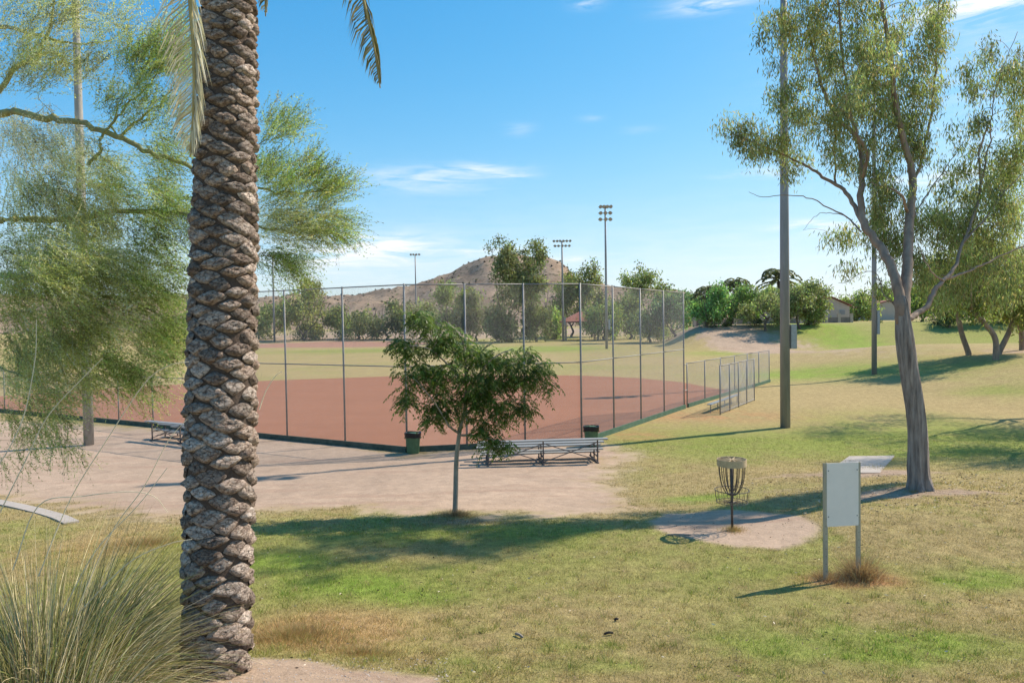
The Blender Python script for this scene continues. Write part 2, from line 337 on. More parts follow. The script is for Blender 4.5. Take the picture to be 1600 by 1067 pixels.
GREENS = [(520, 900, 170, 28, .6, 0), (560, 915, 100, 20, 1, 1), (640, 935, 90, 18, .9, 1), (440, 876, 75, 17, .95, 1), (760, 832, 240, 14, .8, 0), (900, 870, 150, 16, .4, 0), (1380, 1010, 260, 40, .75, 1), (1520, 905, 110, 22, .85, 1), (900, 1040, 120, 18, .6, 1),
    (1280, 583, 130, 8, .9, 1), (1480, 575, 120, 6, .6, 0), (1420, 695, 230, 34, .95, 0), (1130, 690, 170, 20, .8, 0), (1560, 680, 90, 40, .7, 0), (1100, 778, 70, 8, .8, 1), (1290, 517, 60, 6, .9, 1), (1430, 530, 140, 12, .5, 0), (1560, 520, 100, 10, .7, 0), (1560, 610, 60, 5, .7, 0),
    (840, 545, 120, 5, .8, 1), (760, 524, 150, 5, .7, 1), (1150, 552, 90, 5, .6, 1), (560, 548, 160, 3, .7, 0), (270, 845, 60, 25, .9, 1), (1230, 760, 60, 8, .3, 0), (640, 810, 90, 9, .7, 0), (1240, 890, 90, 12, .6, 0), (1130, 900, 160, 12, .4, 0), (900, 575, 160, 4, .35, 0), (1340, 500, 100, 4, .5, 0)]
DRYS = [(1330, 625, 260, 22, .8), (1100, 540, 220, 5, .7), (1000, 720, 120, 22, .6), (1180, 735, 140, 22, .8), (700, 870, 260, 10, .7), (600, 860, 150, 8, .7), (1000, 950, 300, 40, .5), (700, 950, 140, 30, .5), (1000, 890, 140, 20, .5), (1350, 545, 240, 6, .6), (1500, 640, 200, 12, .6), (1050, 650, 80, 14, .7)]
def tint(X, Y):
    n1 = fbm(X*.25+3, Y*.16, 4); n2 = fbm(X*1.7, Y*1.5+40, 4); n3 = fbm(X*7, Y*7+9, 3); n0 = fbm(X*.05, Y*.028+7, 3)
    g = sst(.45*n1+.25*n2+.15*n3+.25*n0, .51, .70)*.62+.08
    far = sst(Y, 30, 60); g = g*(1-.5*far)
    br = np.zeros_like(X)
    for (px, py, rx, ry, a) in DRYS: g = g*(1-a*ell(X, Y, px, py, rx, ry))
    for (px, py, rx, ry, a, b) in GREENS:
        e = np.clip(ell(X, Y, px, py, rx, ry)*1.3, 0, 1)*a*np.clip(.45+1.1*n2, 0, 1.1); g = g+(1-g)*np.clip(e, 0, 1)
        if b: br = np.maximum(br, e)
    g = np.clip(g, 0, 1)[..., None]; br = np.clip(br, 0, 1)[..., None]
    c = DRY*(1-g)+(GREEN*(1-br*.8)+BRIGHT*br*.8)*g
    e = (np.clip(2.0*ell(X, Y, 510, 985, 125, 45), 0, 1)*sst(n2, .05, .42))[..., None]; c = c*(1-e)+STRAW*e
    e = (np.clip(1.3*ell(X, Y, 190, 850, 110, 30), 0, 1)*.7)[..., None]; c = c*(1-e)+STRAW*e
    e = (np.clip(1.5*ell(X, Y, 1335, 908, 78, 13), 0, 1)*sst(n3, .2, .5))[..., None]; c = c*(1-e)+ORANGE*e
    e = (np.clip(1.2*ell(X, Y, 715, 815, 70, 10), 0, 1)*.8)[..., None]; c = c*(1-e)+np.array([.30, .19, .12])*e
    e = (np.clip(1.2*ell(X, Y, 1120, 650, 110, 9)+ell(X, Y, 1000, 680, 60, 8), 0, 1)*.8*sst(n2, .3, .6))[..., None]; c = c*(1-e)+ORANGE*e
    c = c*(.86+.28*n3)[..., None]*(.90+.2*n2)[..., None]
    # bare earth
    b = sst(polydist(X, Y, BARE)+(n2-.5)*2.2+(n1-.5)*2.2+(n3-.5)*1.2, -1.1, .9)
    b = np.maximum(b, sst(polydist(X, Y, PAD)+(n2-.5)*.5, -.1, .18))
    b = np.maximum(b, sst(polydist(X, Y, SAND)+(n2-.5)*.5+(n3-.5)*.25, -.1, .15))
    for (px, py, rx, ry, a) in [(1400, 772, 110, 10, 1.2), (1330, 740, 140, 13, 1.0), (1500, 768, 80, 7, .9), (1240, 765, 90, 8, .5), (1225, 535, 60, 6, .55), (1600, 548, 60, 6, .7), (620, 524, 300, 4, 1.0), (880, 518, 300, 3, .8), (1130, 512, 60, 6, 1.2), (1420, 498, 200, 3, .6)]:
        b = np.maximum(b, sst(ell(X, Y, px, py, rx, ry)*a+(n2-.5)*.9, .35, .75)*.95)
    dc = DIRT*(.74+.28*n1+.26*n2)[..., None]*(.95+.1*n3)[..., None]
    streak = sst(fbm(X*.25, Y*2.2, 4), .55, .72)[..., None]*.35; dc = dc*(1-streak)+BROWN*np.array([1.15, .95, .9])*streak
    c = c*(1-b[..., None])+dc*b[..., None]
    r = sst(polydist(X, Y, INFIELD)+(n2-.5)*.5*sst(Y, 40, 50), -.05, .35)
    rc = RED*(.80+.20*fbm(X*.12, Y*.7, 4)+.10*n2+.10*fbm(X*.9, Y*5, 3))[..., None]; c = c*(1-r[..., None])+rc*r[..., None]
    f = sst(polydist(X, Y, FARDIRT), -1, 2)[..., None]; c = c*(1-f)+np.array([.36, .20, .14])*f
    return c, b, r
# ------------------------------------------------------------------ ground sheet, cut into lawn, bare earth, infield
def axis(seg):
    out = [seg[0][0]]
    for (a, b, s) in seg:
        n = max(1, int(round((b-a)/s))); out += list(np.linspace(a, b, n+1)[1:])
    return np.array(out)
gx = axis([(-900, -300, 60), (-300, -120, 12), (-120, -50, 3), (-50, -20, .6), (-20, -10, .25), (-10, 12, .11), (12, 24, .22), (24, 60, .7), (60, 140, 3), (140, 300, 10), (300, 900, 60)])
gy = axis([(-60, 0, 4), (0, 5, .6), (5, 20, .10), (20, 34, .17), (34, 70, .4), (70, 150, 1.2), (150, 300, 4), (300, 500, 20)])
X, Y = np.meshgrid(gx, gy); Z = H(X, Y); C_, Bm, Rm = tint(X, Y)
Z = Z + (fbm(X*3, Y*3, 3)-.5)*.03*(Y < 30)*(Rm < .5)
nx = len(gx); ny = len(gy); VV = np.stack([X, Y, Z], -1).reshape(-1, 3); CC = C_.reshape(-1, 3)
ii = (np.arange(ny-1)[:, None]*nx+np.arange(nx-1)[None]).ravel(); QF = np.stack([ii, ii+1, ii+nx+1, ii+nx], -1)
fb = Bm.ravel()[QF].mean(1); fr = Rm.ravel()[QF].mean(1); fc = VV[QF].mean(1)
ginf = polydist(fc[:, 0], fc[:, 1], INFIELD); gpad = polydist(fc[:, 0], fc[:, 1], PAD) > 0
cls = np.where(fr > .5, 2, np.where(fb > .5, 1, 0)); gsand = (cls == 1) & (fc[:, 1] < 9)
cls = np.where((cls == 1) & gpad, 3, cls); cls = np.where(gsand, 4, cls)
cls = np.where((cls == 1) & (polydist(fc[:, 0], fc[:, 1], BARE) < -1.2), 0, cls)
def ground_mat(name, bump, bscale, micro, dist=.03):
    m, t, o = new_mat(name); b = N(t, 'ShaderNodeBsdfPrincipled', i_Roughness=.95); b.inputs['Specular IOR Level'].default_value = .1
    a = N(t, 'ShaderNodeAttribute', attribute_name='Col'); tc = N(t, 'ShaderNodeTexCoord')
    n = N(t, 'ShaderNodeTexNoise', i_Scale=bscale, i_Detail=6.0, i_Roughness=.75); link(t, tc.outputs['Object'], n.inputs['Vector'])
    n2 = N(t, 'ShaderNodeTexNoise', i_Scale=bscale*.22, i_Detail=6.0, i_Roughness=.7); link(t, tc.outputs['Object'], n2.inputs['Vector'])
    s = math_n(t, 'ADD', n.outputs['Fac'], n2.outputs['Fac'])
    mr = N(t, 'ShaderNodeMapRange'); mr.inputs['From Min'].default_value = .7; mr.inputs['From Max'].default_value = 1.3; mr.inputs['To Min'].default_value = 1-micro; mr.inputs['To Max'].default_value = 1+micro; link(t, s, mr.inputs['Value'])
    mx = N(t, 'ShaderNodeMix', data_type='RGBA', blend_type='MULTIPLY'); mx.inputs[0].default_value = 1; link(t, a.outputs['Color'], mx.inputs[6]); link(t, mr.outputs[0], mx.inputs[7]); link(t, mx.outputs[2], b.inputs['Base Color'])
    bp = N(t, 'ShaderNodeBump', i_Strength=bump, i_Distance=dist); link(t, s, bp.inputs['Height']); link(t, bp.outputs[0], b.inputs['Normal'])
    link(t, b.outputs[0], o.inputs[0]); return m
MG = [ground_mat('lawn', .8, 22, .45, .05), ground_mat('bare_earth', .55, 14, .20, .03), ground_mat('infield_clay', .25, 9, .07, .015), ground_mat('worn_pad', .5, 16, .2, .03), ground_mat('sandy_soil', .8, 30, .3, .03)]
for k, nm in enumerate(['lawn', 'bare_ground', 'infield_clay_ground', 'worn_earth_ground', 'sandy_soil_ground']):
    f = QF[cls == k]
    if not len(f): continue
    u, inv = np.unique(f, return_inverse=True)
    tag(mk(nm, VV[u], inv.reshape(f.shape), MG[k], None, CC[u], True), kind='structure')

# ------------------------------------------------------------------ hill, far mountains
def sil(pts, d, y0, y1, name, m, amp, x0, x1, step, rough=1.0):
    """heightfield whose crest line lies at distance d"""
    ax = []; az_ = []
    for (px, py) in pts: v = ray(px, py); ax.append(v[0]*d); az_.append(CAMZ+v[2]*d)
    xs = np.arange(x0, x1, step); ys = np.arange(y0, y1, step*1.2); X, Y = np.meshgrid(xs, ys)
    R = np.interp(X, ax, az_); t = np.where(Y < d, sst(Y, y0, d)**1.05, 1-.7*sst(Y, d, y1))
    n = fbm(X*.012*rough, Y*.012*rough, 5)-.5; n2 = fbm(X*.06*rough+5, Y*.06*rough, 4)-.5
    rid = 1-np.abs(2*fbm(X*.02*rough+9, Y*.008*rough, 4)-1)*1.0
    Z = R*t*(1-.0*n)+(n*amp+n2*amp*.35+(rid-.9)*amp*.8)*np.minimum(t*3, 1)*(1-.6*np.exp(-((Y-d)/60.)**2)) - 2
    nx = len(xs); ny = len(ys); ii = (np.arange(ny-1)[:, None]*nx+np.arange(nx-1)[None]).ravel()
    return tag(mk(name, np.stack([X, Y, Z], -1).reshape(-1, 3), np.stack([ii, ii+1, ii+nx+1, ii+nx], -1), m, None, None, True), kind='structure'), (X, Y, Z)
def hill_mat(name, c1, c2, c3, s):
    m, t, o = new_mat(name); b = N(t, 'ShaderNodeBsdfPrincipled', i_Roughness=.95); b.inputs['Specular IOR Level'].default_value = .1; tc = N(t, 'ShaderNodeTexCoord')
    n = N(t, 'ShaderNodeTexNoise', i_Scale=s, i_Detail=8.0, i_Roughness=.7); link(t, tc.outputs['Object'], n.inputs['Vector'])
    v = N(t, 'ShaderNodeTexVoronoi', i_Scale=s*5); link(t, tc.outputs['Object'], v.inputs['Vector'])
    r = N(t, 'ShaderNodeValToRGB'); r.color_ramp.elements[0].position = .38; r.color_ramp.elements[0].color = (*c1, 1); r.color_ramp.elements[1].position = .6; r.color_ramp.elements[1].color = (*c2, 1); link(t, n.outputs['Fac'], r.inputs[0])
    mr = N(t, 'ShaderNodeMapRange'); mr.inputs['From Min'].default_value = .22; mr.inputs['From Max'].default_value = .38; mr.inputs['To Min'].default_value = .75; mr.inputs['To Max'].default_value = 0; link(t, v.outputs['Distance'], mr.inputs['Value'])
    mx = N(t, 'ShaderNodeMix', data_type='RGBA'); link(t, mr.outputs[0], mx.inputs[0]); link(t, r.outputs[0], mx.inputs[6]); mx.inputs[7].default_value = (*c3, 1); link(t, mx.outputs[2], b.inputs['Base Color'])
    bp = N(t, 'ShaderNodeBump', i_Strength=.9, i_Distance=2.5); link(t, n.outputs['Fac'], bp.inputs['Height']); link(t, bp.outputs[0], b.inputs['Normal']); link(t, b.outputs[0], o.inputs[0]); return m
HM = hill_mat('desert_hill', (.23, .155, .105), (.36, .26, .18), (.12, .105, .055), .055)
hill, (HX, HY, HZ) = sil([(-900, 430), (-400, 452), (0, 455), (200, 458), (400, 462), (470, 455), (530, 452), (560, 456), (600, 448), (650, 441), (670, 436), (690, 425), (712, 421), (722, 415), (748, 409), (772, 404), (800, 402), (822, 405), (846, 404), (872, 412), (893, 428), (920, 434), (960, 439), (1010, 444), (1040, 450), (1080, 463), (1120, 480), (1200, 490), (1300, 500)], 620, 300, 900, 'desert_hill', HM, 19, -900, 330, 5)
idx = rng.integers(0, HX.size, 9000); hv = np.stack([HX.ravel()[idx], HY.ravel()[idx], HZ.ravel()[idx]], -1); hv = hv[(hv[:, 1] < 640)]
sc = rng.uniform(.35, 1.15, len(hv)); sb = MB()
ICO = np.array([[0, 0, 1.], [.9, 0, .3], [.28, .85, .3], [-.73, .53, .35], [-.73, -.53, .3], [.28, -.85, .3], [0, 0, -.3]]); ICF = np.array([[0, 1, 2], [0, 2, 3], [0, 3, 4], [0, 4, 5], [0, 5, 1], [6, 2, 1], [6, 3, 2], [6, 4, 3], [6, 5, 4], [6, 1, 5]])
V = (hv[:, None]+ICO[None]*sc[:, None, None]*(1+.3*rng.random((len(hv), 7, 1)))); F = (ICF[None]+np.arange(len(hv))[:, None, None]*7).reshape(-1, 3)
tag(mk('desert_scrub', V.reshape(-1, 3), F, MT['leaf'], None, np.repeat(vary((.12, .11, .055), len(hv), .3), 7, 0)), 'low desert scrub dotted over the brown hill', 'scrub', kind='stuff')
MM = hill_mat('far_mountain', (.16, .14, .13), (.24, .21, .19), (.12, .11, .10), .006)
sil([(700, 500), (1040, 480), (1100, 470), (1160, 458), (1185, 457), (1230, 462), (1300, 474), (1340, 466), (1380, 458), (1405, 448), (1425, 444), (1450, 432), (1470, 440), (1500, 455), (1560, 462), (1700, 450), (2000, 460)], 7000, 5600, 8200, 'distant_mountain', MM, 60, -900, 8500, 60, .06)
sil([(1250, 500), (1320, 472), (1365, 459), (1395, 454), (1420, 456), (1450, 462), (1520, 470), (1700, 480)], 1900, 1400, 2400, 'distant_hill', HM, 12, 700, 1900, 20, .3)
gp = mk('desert_plain', np.array([[-12000, 480, -1.5], [12000, 480, -1.5], [12000, 12000, -1.5], [-12000, 12000, -1.5]]), np.array([[0, 1, 2, 3]]), HM); tag(gp, kind='structure')

# ------------------------------------------------------------------ chain link
def link_wires(a, b, z0, z1, pitch=.052, r=.0021):
    """two families of straight diagonal wires in the vertical panel a-b"""
    a = np.asarray(a, float)[:2]; b = np.asarray(b, float)[:2]; L = np.linalg.norm(b-a); h = z1-z0; st = pitch*1.414
    u = np.array([*(b-a)/L, 0]); up = np.array([0, 0, 1.]); nn = np.cross(u, up); o = np.array([a[0], a[1], z0]); segs = []
    for sgn in (1, -1):
        for c in np.arange(-h+st/2, L, st):
            s0, t0 = (c, 0.) if c >= 0 else (0., -c); s1 = min(L, c+h); t1 = s1-c
            if s1 <= s0: continue
            if sgn > 0: segs.append((o+u*s0+up*t0+nn*.002, o+u*s1+up*t1+nn*.002))
            else: segs.append((o+u*(L-s0)+up*t0-nn*.002, o+u*(L-s1)+up*t1-nn*.002))
    A = np.array([s[0] for s in segs]); B = np.array([s[1] for s in segs]); D = unit(B-A); e1 = np.tile(nn, (len(A), 1)); e2 = np.cross(D, e1)
    off = [e1*r, (-.5*e1+.87*e2)*r, (-.5*e1-.87*e2)*r]; V = np.stack([A+q for q in off]+[B+q for q in off], 1).reshape(-1, 3)
    F = (np.array([[0, 1, 4, 3], [1, 2, 5, 4], [2, 0, 3, 5]])[None]+np.arange(len(A))[:, None, None]*6).reshape(-1, 4)
    return V, F
def fence_run(root, pts, h, mid=None, post_r=.036, mesh=True, rail_m='galv', post_m='galv', kerb=None, kerb_side=-1, kh=.24, pitch=.052, skip_first=False, wr=.0021):
    for i, p in enumerate(pts):
        if i == 0 and skip_first: continue
        MB().tube([(p[0], p[1], p[2]-.15), (p[0], p[1], p[2]+h+.04)], post_r, 10).build('post', MT[post_m], root, True)
    for i in range(len(pts)-1):
        a, b = pts[i], pts[i+1]; n = np.cross(unit(b-a), (0, 0, 1.))*kerb_side
        MB().tube([a+(0, 0, h), b+(0, 0, h)], .024, 8).build('top_rail', MT[rail_m], root, True)
        if mid: MB().tube([a+(0, 0, mid), b+(0, 0, mid)], .022, 8).build('middle_rail', MT[rail_m], root, True)
        if mesh:
            V, F = link_wires(a, b, a[2]+.05, a[2]+h, pitch, wr); mk('chain_link_mesh', V, F, MT['wire'], root)
        if kerb: MB().beam(a+n*.07+(0, 0, kh/2-.02), b+n*.07+(0, 0, kh/2-.02), .06, kh).build('kick_board', MT[kerb], root)
BH = 6.5
root = empty('backstop', (GA+GB)/2, 'tall chain link backstop fence round home plate with green kick boards', 'backstop')
cpts = [GA+(GB-GA)*k/3 for k in range(4)]; rpts = [GB+(GC-GB)*k/4 for k in range(5)]
s1 = np.linalg.norm(at(537.5, 697, 0)-GA); lp = [GA+dl*(GA-GA)[0]*0]+[GA+dl*s for s in (s1, s1*2.05, s1*3.1, s1*4.1)]
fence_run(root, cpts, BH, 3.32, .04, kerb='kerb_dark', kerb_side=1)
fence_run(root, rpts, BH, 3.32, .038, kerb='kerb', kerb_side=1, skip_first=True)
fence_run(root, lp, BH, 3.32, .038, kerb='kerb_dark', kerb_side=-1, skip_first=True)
# low fences
root = empty('low_fence', (GC+GE)/2, 'low chain link fence running from the backstop down the right field line', 'fence')
s0 = GC+dr*.55; n6 = [s0+(GE-s0)*k/6 for k in range(7)]
fence_run(root, n6, 2.5, None, .034, kerb='kerb', kerb_side=1)
MB().tube([GC+(0, 0, 2.45), s0+(0, 0, 2.45)], .024, 8).build('short_rail', MT['galv'], root, True); MB().tube([GC+(0, 0, 1.0), s0+(0, 0, 1.0)], .024, 8).build('short_rail', MT['galv'], root, True)
root = empty('low_fence', GD, 'low chain link fence along the left field line behind the fine leafed tree', 'fence')
n6 = [lp[-1]+dl*2.9*k for k in range(1, 9)]
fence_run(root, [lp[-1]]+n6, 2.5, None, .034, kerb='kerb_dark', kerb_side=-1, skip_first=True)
# player bench screen
q0 = at(1125.3, 648, 0); q1 = at(1178.6, 626, 0)
root = empty('bench_screen', (q0+q1)/2, 'freestanding chain link screen shielding the player bench beside the low fence', 'screen')
fence_run(root, [q0+(q1-q0)*k/4 for k in range(5)], 2.55, None, .034, pitch=.045)
MB().tube([q0+(0, 0, .1), q1+(0, 0, .1)], .02, 8).build('bottom_rail', MT['galv'], root, True)
nb = np.cross(unit(q1-q0), (0, 0, 1.)); nb = nb*np.sign(nb[1]); bench = empty('player_bench', (q0+q1)/2+nb*.7, 'long aluminium player bench between the chain link screen and the low fence', 'bench')
b0 = q0+(q1-q0)*.06+nb*.7; b1 = q0+(q1-q0)*.86+nb*.7
MB().beam(b0+(0, 0, .45), b1+(0, 0, .45), .26, .05).build('seat', MT['alu'], bench)
for k in range(5):
    p = b0+(b1-b0)*(.04+.92*k/4); MB().tube([p+(0, 0, -.05), p+(0, 0, .425)], .025, 8).build('leg', MT['galv'], bench)
# far diamond fence
root = empty('far_fence', at(500, 533), 'distant chain link fence round the second ball diamond', 'fence')
fa = at(330, 533); fb_ = at(690, 531); fpts = [fa+(fb_-fa)*k/14 for k in range(15)]
fence_run(root, fpts, 3.0, None, .05, pitch=.30, wr=.009)

# ------------------------------------------------------------------ bleachers
def bleacher(c, ang, label, L=4.6):
    """rows run along local x; tallest row at local y=0, stepping down to +y"""
    R = np.array([[math.cos(ang), math.sin(ang), 0], [-math.sin(ang), math.cos(ang), 0], [0, 0, 1]])
    root = empty('bleacher', c, label, 'bleacher', 'bleachers outside the backstop'); w = lambda x, y, z: np.array([x, y, z])@R+c
    for i, (y, z) in enumerate([(0, .84), (.62, .64), (1.24, .44)]):
        MB().beam(w(-L/2, y, z), w(L/2, y, z), .25, .045).build('seat_plank', MT['alu'], root)
    for (y, z) in [(.32, .44), (.94, .24)]:
        MB().beam(w(-L/2+.1, y, z), w(L/2-.1, y, z), .23, .04).build('foot_plank', MT['alu'], root)
    fx = [-L/2+.35, 0, L/2-.35]
    for x in fx:
        f = MB()
        for (y, z) in [(0, .81), (.62, .61), (1.24, .41)]: f.beam(w(x, y, -.02), w(x, y, z), .045, .045, (1, 0, 0.01))
        f.beam(w(x, -.12, .02), w(x, 1.4, .02), .05, .05); f.beam(w(x+.03, -.05, .40), w(x+.03, .75, .40), .04, .04); f.beam(w(x+.03, .2, .2), w(x+.03, 1.3, .2), .04, .04)
        f.build('support_frame', MT['rust'], root)
    for a, b in zip(fx[:-1], fx[1:]):
        MB().beam(w(a, -.05, .10), w(b, -.05, .74), .028, .028).build('cross_brace', MT['rust'], root)
        MB().beam(w(a, -.02, .74), w(b, -.02, .10), .028, .028).build('cross_brace', MT['rust'], root)
p0 = at(763, 728); p1 = at(934, 723.5); ang = math.atan2(p1[1]-p0[1], p1[0]-p0[0])
c = (p0+p1)/2; c[2] = Hs(c[0], c[1]); bleacher(c, ang, 'low aluminium bleacher by the trash cans to the right of the young tree', np.linalg.norm(p1-p0)+.7)
c = at(282, 693); bleacher(c, math.atan2(-dl[1], -dl[0]), 'low aluminium bleacher half hidden behind the palm trunk', 4.6)

# ------------------------------------------------------------------ trash cans
def can(c, label):
    root = empty('trash_can', c, label, 'trash can', 'green trash cans by the backstop')
    z = np.array([0, .02, .04, .70, .74, .78]); r = np.array([.22, .23, .235, .29, .30, .30]); b = MB(); b.tube([c+(0, 0, q) for q in z], r, 24)
    b.build('barrel', MT['can'], root, True)
    th = np.arange(28)*2*math.pi/28; b = MB(); V = []
    for (rr, zz) in [(.312, .62), (.318, .70), (.325, .80), (.30, .815), (.27, .80), (.24, .62), (0.02, .60)]:
        for t in th: V.append(c+np.array([math.cos(t)*(rr+random.uniform(-.006, .006)), math.sin(t)*(rr+random.uniform(-.006, .006)), zz+(.012*math.sin(3*t+1)+random.uniform(-.012, .012))]))
    n = 28; i = np.arange(6)[:, None]*n; j = np.arange(n)[None]; F = np.stack([i+j, i+(j+1) % n, i+n+(j+1) % n, i+n+j], -1).reshape(-1, 4); b.add(V, F); b.build('bin_liner', MT['bag'], root)
    for s in (-1, 1): MB().beam(c+(s*.30, -.06, .60), c+(s*.30, .06, .60), .05, .04).build('handle', MT['can'], root)
can(at(645.5, 708), 'green trash can at the corner post of the backstop left of the young tree')
p = at(924, 697); can(p, 'green trash can behind the right end of the bleacher')

# ------------------------------------------------------------------ floodlight poles
def floodlight(root, c, face, s=1.0):
    f = unit(np.array([face[0], face[1], -.55])); side = unit(np.cross(f, (0, 0, 1.))); up = np.cross(side, f)
    b = MB(); pts = [c-f*.28*s, c-f*.2*s, c-f*.02*s, c+f*.18*s, c+f*.2*s]; b.tube(pts, np.array([.06, .14, .2, .33, .34])*s, 12); o = b.build('floodlight', MT['lamp'], root, True)
    MB().tube([c+f*.201*s, c+f*.215*s], .31*s, 12).build('lens', MT['lamp_glass'], o)
def light_pole(base, h, label, rows, r0=.2, r1=.09, box=None, face=(0, -1), m='pole', sides=12):
    root = empty('floodlight_pole', base, label, 'light pole', 'floodlight poles round the ball fields')
    MB().tube([base+(0, 0, -.3), base+(0, 0, h*.33), base+(0, 0, h*.66), base+(0, 0, h)], np.array([r0, r0*.8+r1*.2, r0*.45+r1*.55, r1]), sides).build('pole', MT[m], root, True)
    f = unit(np.array([face[0], face[1], 0.])); s = np.array([-f[1], f[0], 0])
    for (dz, half, n) in rows:
        z = base+(0, 0, h+dz)
        MB().beam(z-s*half, z+s*half, .1, .1).build('crossarm', MT['galv'], root)
        for k in range(n):
            q = z+s*half*(-1+2*(k+.5)/n)*1.0+(0, 0, .05)+f*.25; floodlight(root, q, f*(1 if True else -1)+s*random.uniform(-.4, .4), 1.0)
    if box is not None:
        z0, z1, dx, w = box; o = MB().box(base+np.array([dx, -.02, (z0+z1)/2]), (w, .24, z1-z0)).build('electrical_cabinet', MT['box'], root)
        MB().box(base+np.array([dx, -.148, (z0+z1)/2]), (w-.05, .012, z1-z0-.08)).build('cabinet_door', MT['box'], o)
        for zz in (z0+.15, z1-.15): MB().box(base+np.array([dx*.5, 0, zz]), (abs(dx), .05, .06)).build('bracket', MT['pole'], root)
ROW3 = [(0, 1.2, 4), (-1.1, 1.3, 3), (-2.2, 1.3, 3)]
light_pole(at(1227, 668), 25, 'thick grey light pole with a cabinet, standing on the lawn right of the low fence', ROW3, .225, .1, (3.6, 4.7, .36, .27))
light_pole(at(1366, 585), 25, 'grey light pole with a tall pale cabinet, behind the large grey barked tree', ROW3, .2, .1, (3.2, 5.1, .28, .22))
light_pole(at(139, 695), 25, 'pale light pole standing in bare earth behind the fine leafed tree at the left', ROW3, .2, .1, None, m='pole_pale')
light_pole(at(948, 545), 25, 'floodlight pole with three rows of lamps standing clear against the sky', ROW3, .24, .14, (3.4, 5.2, .5, .35))
light_pole(at(880, 533), 25, 'floodlight pole with a wide two row lamp head above the far trees', [(0, 2.4, 6), (-1.2, 2.2, 5)], .3, .17, (4, 6, .5, .4))
light_pole(at(651, 528), 25.5, 'floodlight pole with a small single row head beyond the young tree', [(0, 1.7, 4)], .25, .15)
light_pole(at(429, 534), 25, 'slim far floodlight pole seen just right of the palm trunk', [(0, 1.7, 4)], .3, .2)

# ------------------------------------------------------------------ disc golf basket
c = at(1144, 828); sc_ = 1.42
root = empty('disc_golf_basket', c, 'disc golf basket with a tan top band and hanging chains on a worn patch', 'disc golf basket')
MB().tube([c+(0, 0, -.1), c+(0, 0, 1.36)], .024, 12).build('pole', MT['chain'], root, True)
b = MB(); th = np.arange(32)*2*math.pi/32; V = []
for (rr, zz) in [(.275, 1.28), (.285, 1.28), (.285, 1.415), (.275, 1.415)]:
    V += [c+np.array([rr*math.cos(t), rr*math.sin(t), zz]) for t in th]
i = np.arange(4)[:, None]*32; j = np.arange(32)[None]; F = np.stack([i+j, i+(j+1) % 32, (i+32+(j+1) % 32) % 128, (i+32+j) % 128], -1).reshape(-1, 4); b.add(V, F); b.build('top_band', MT['band'], root, False)
for t in np.arange(12)*math.pi/6:
    MB().beam(c+(0, 0, 1.40), c+(.275*math.cos(t), .275*math.sin(t), 1.40), .012, .02).build('roof_spoke', MT['band'], root)
for k in range(12):
    t = k*math.pi/6+.1; p = [c+np.array([math.cos(t)*r, math.sin(t)*r, z]) for (r, z) in [(.255, 1.29), (.24, 1.1), (.20, .90), (.13, .76), (.06, .70), (.03, .72)]]
    MB().tube(smooth_poly(p, 3), .0085, 5).build('chain', MT['chain'], root)
for k in range(6):
    t = k*math.pi/3+.4; p = [c+np.array([math.cos(t)*r, math.sin(t)*r, z]) for (r, z) in [(.13, 1.29), (.12, 1.05), (.08, .85), (.03, .78)]]
    MB().tube(smooth_poly(p, 3), .0075, 5).build('inner_chain', MT['chain'], root)
ring = lambda r, z: [c+np.array([math.cos(t)*r, math.sin(t)*r, z]) for t in np.linspace(0, 2*math.pi, 33)]
bk = MB(); bk.tube(ring(.33, .80), .0075, 6, False); bk.tube(ring(.30, .56), .006, 6, False); bk.tube(ring(.16, .56), .004, 5, False)
for t in np.arange(16)*math.pi/8: bk.tube([c+(.33*math.cos(t), .33*math.sin(t), .80), c+(.30*math.cos(t), .30*math.sin(t), .56), c+(.03*math.cos(t), .03*math.sin(t), .55)], .0045, 5)
bk.build('wire_basket', MT['chain'], root)

# ------------------------------------------------------------------ blank sign
c = at(1316, 906); sr = c[1]/FP; root = empty('sign_board', c, 'blank pale grey sign panel on two channel posts in dry brown weeds', 'sign')
yaw = .12; R = np.array([math.cos(yaw), math.sin(yaw), 0]); Fw = np.array([math.sin(yaw), -math.cos(yaw), 0])
hw = .5*60*sr; top = 186*sr
for s in (-1, 1):
    p = c+R*s*(hw-.025); p[2] = Hs(p[0], p[1]); o = MB()
    zt = c[2]+top+(.0 if s < 0 else -.005)
    o.box((p+np.array([p[0], p[1], zt]))/2+(0, 0, -.07)+Fw*.008, (.058, .006, zt-p[2]+.14), np.array([R, Fw, (0, 0, 1.)]))
    for q in (-1, 1): o.box((p+np.array([p[0], p[1], zt]))/2+(0, 0, -.07)+R*q*.029+Fw*-.010, (.005, .04, zt-p[2]+.14), np.array([R, Fw, (0, 0, 1.)]))
    po = o.build('channel_post', MT['channel'], root)
    for zz in np.arange(.15, 1.0, .12): MB().tube([p+Fw*.0105+(0, 0, zz), p+Fw*.0125+(0, 0, zz)], .006, 6).build('bolt_hole', MT['bag'], po)
MB().box(c+(0, 0, top-.5*100*sr)+Fw*.016, (2*hw-.07, .008, 100*sr), np.array([R, Fw, (0, 0, 1.)])).build('panel', MT['sign'], root)
for s in (-1, 1):
    for zz in (top-.12, top-.85): MB().tube([c+R*s*(hw-.06)+Fw*.019+(0, 0, zz), c+R*s*(hw-.06)+Fw*.026+(0, 0, zz)], .010, 8).build('bolt', MT['galv'], root)

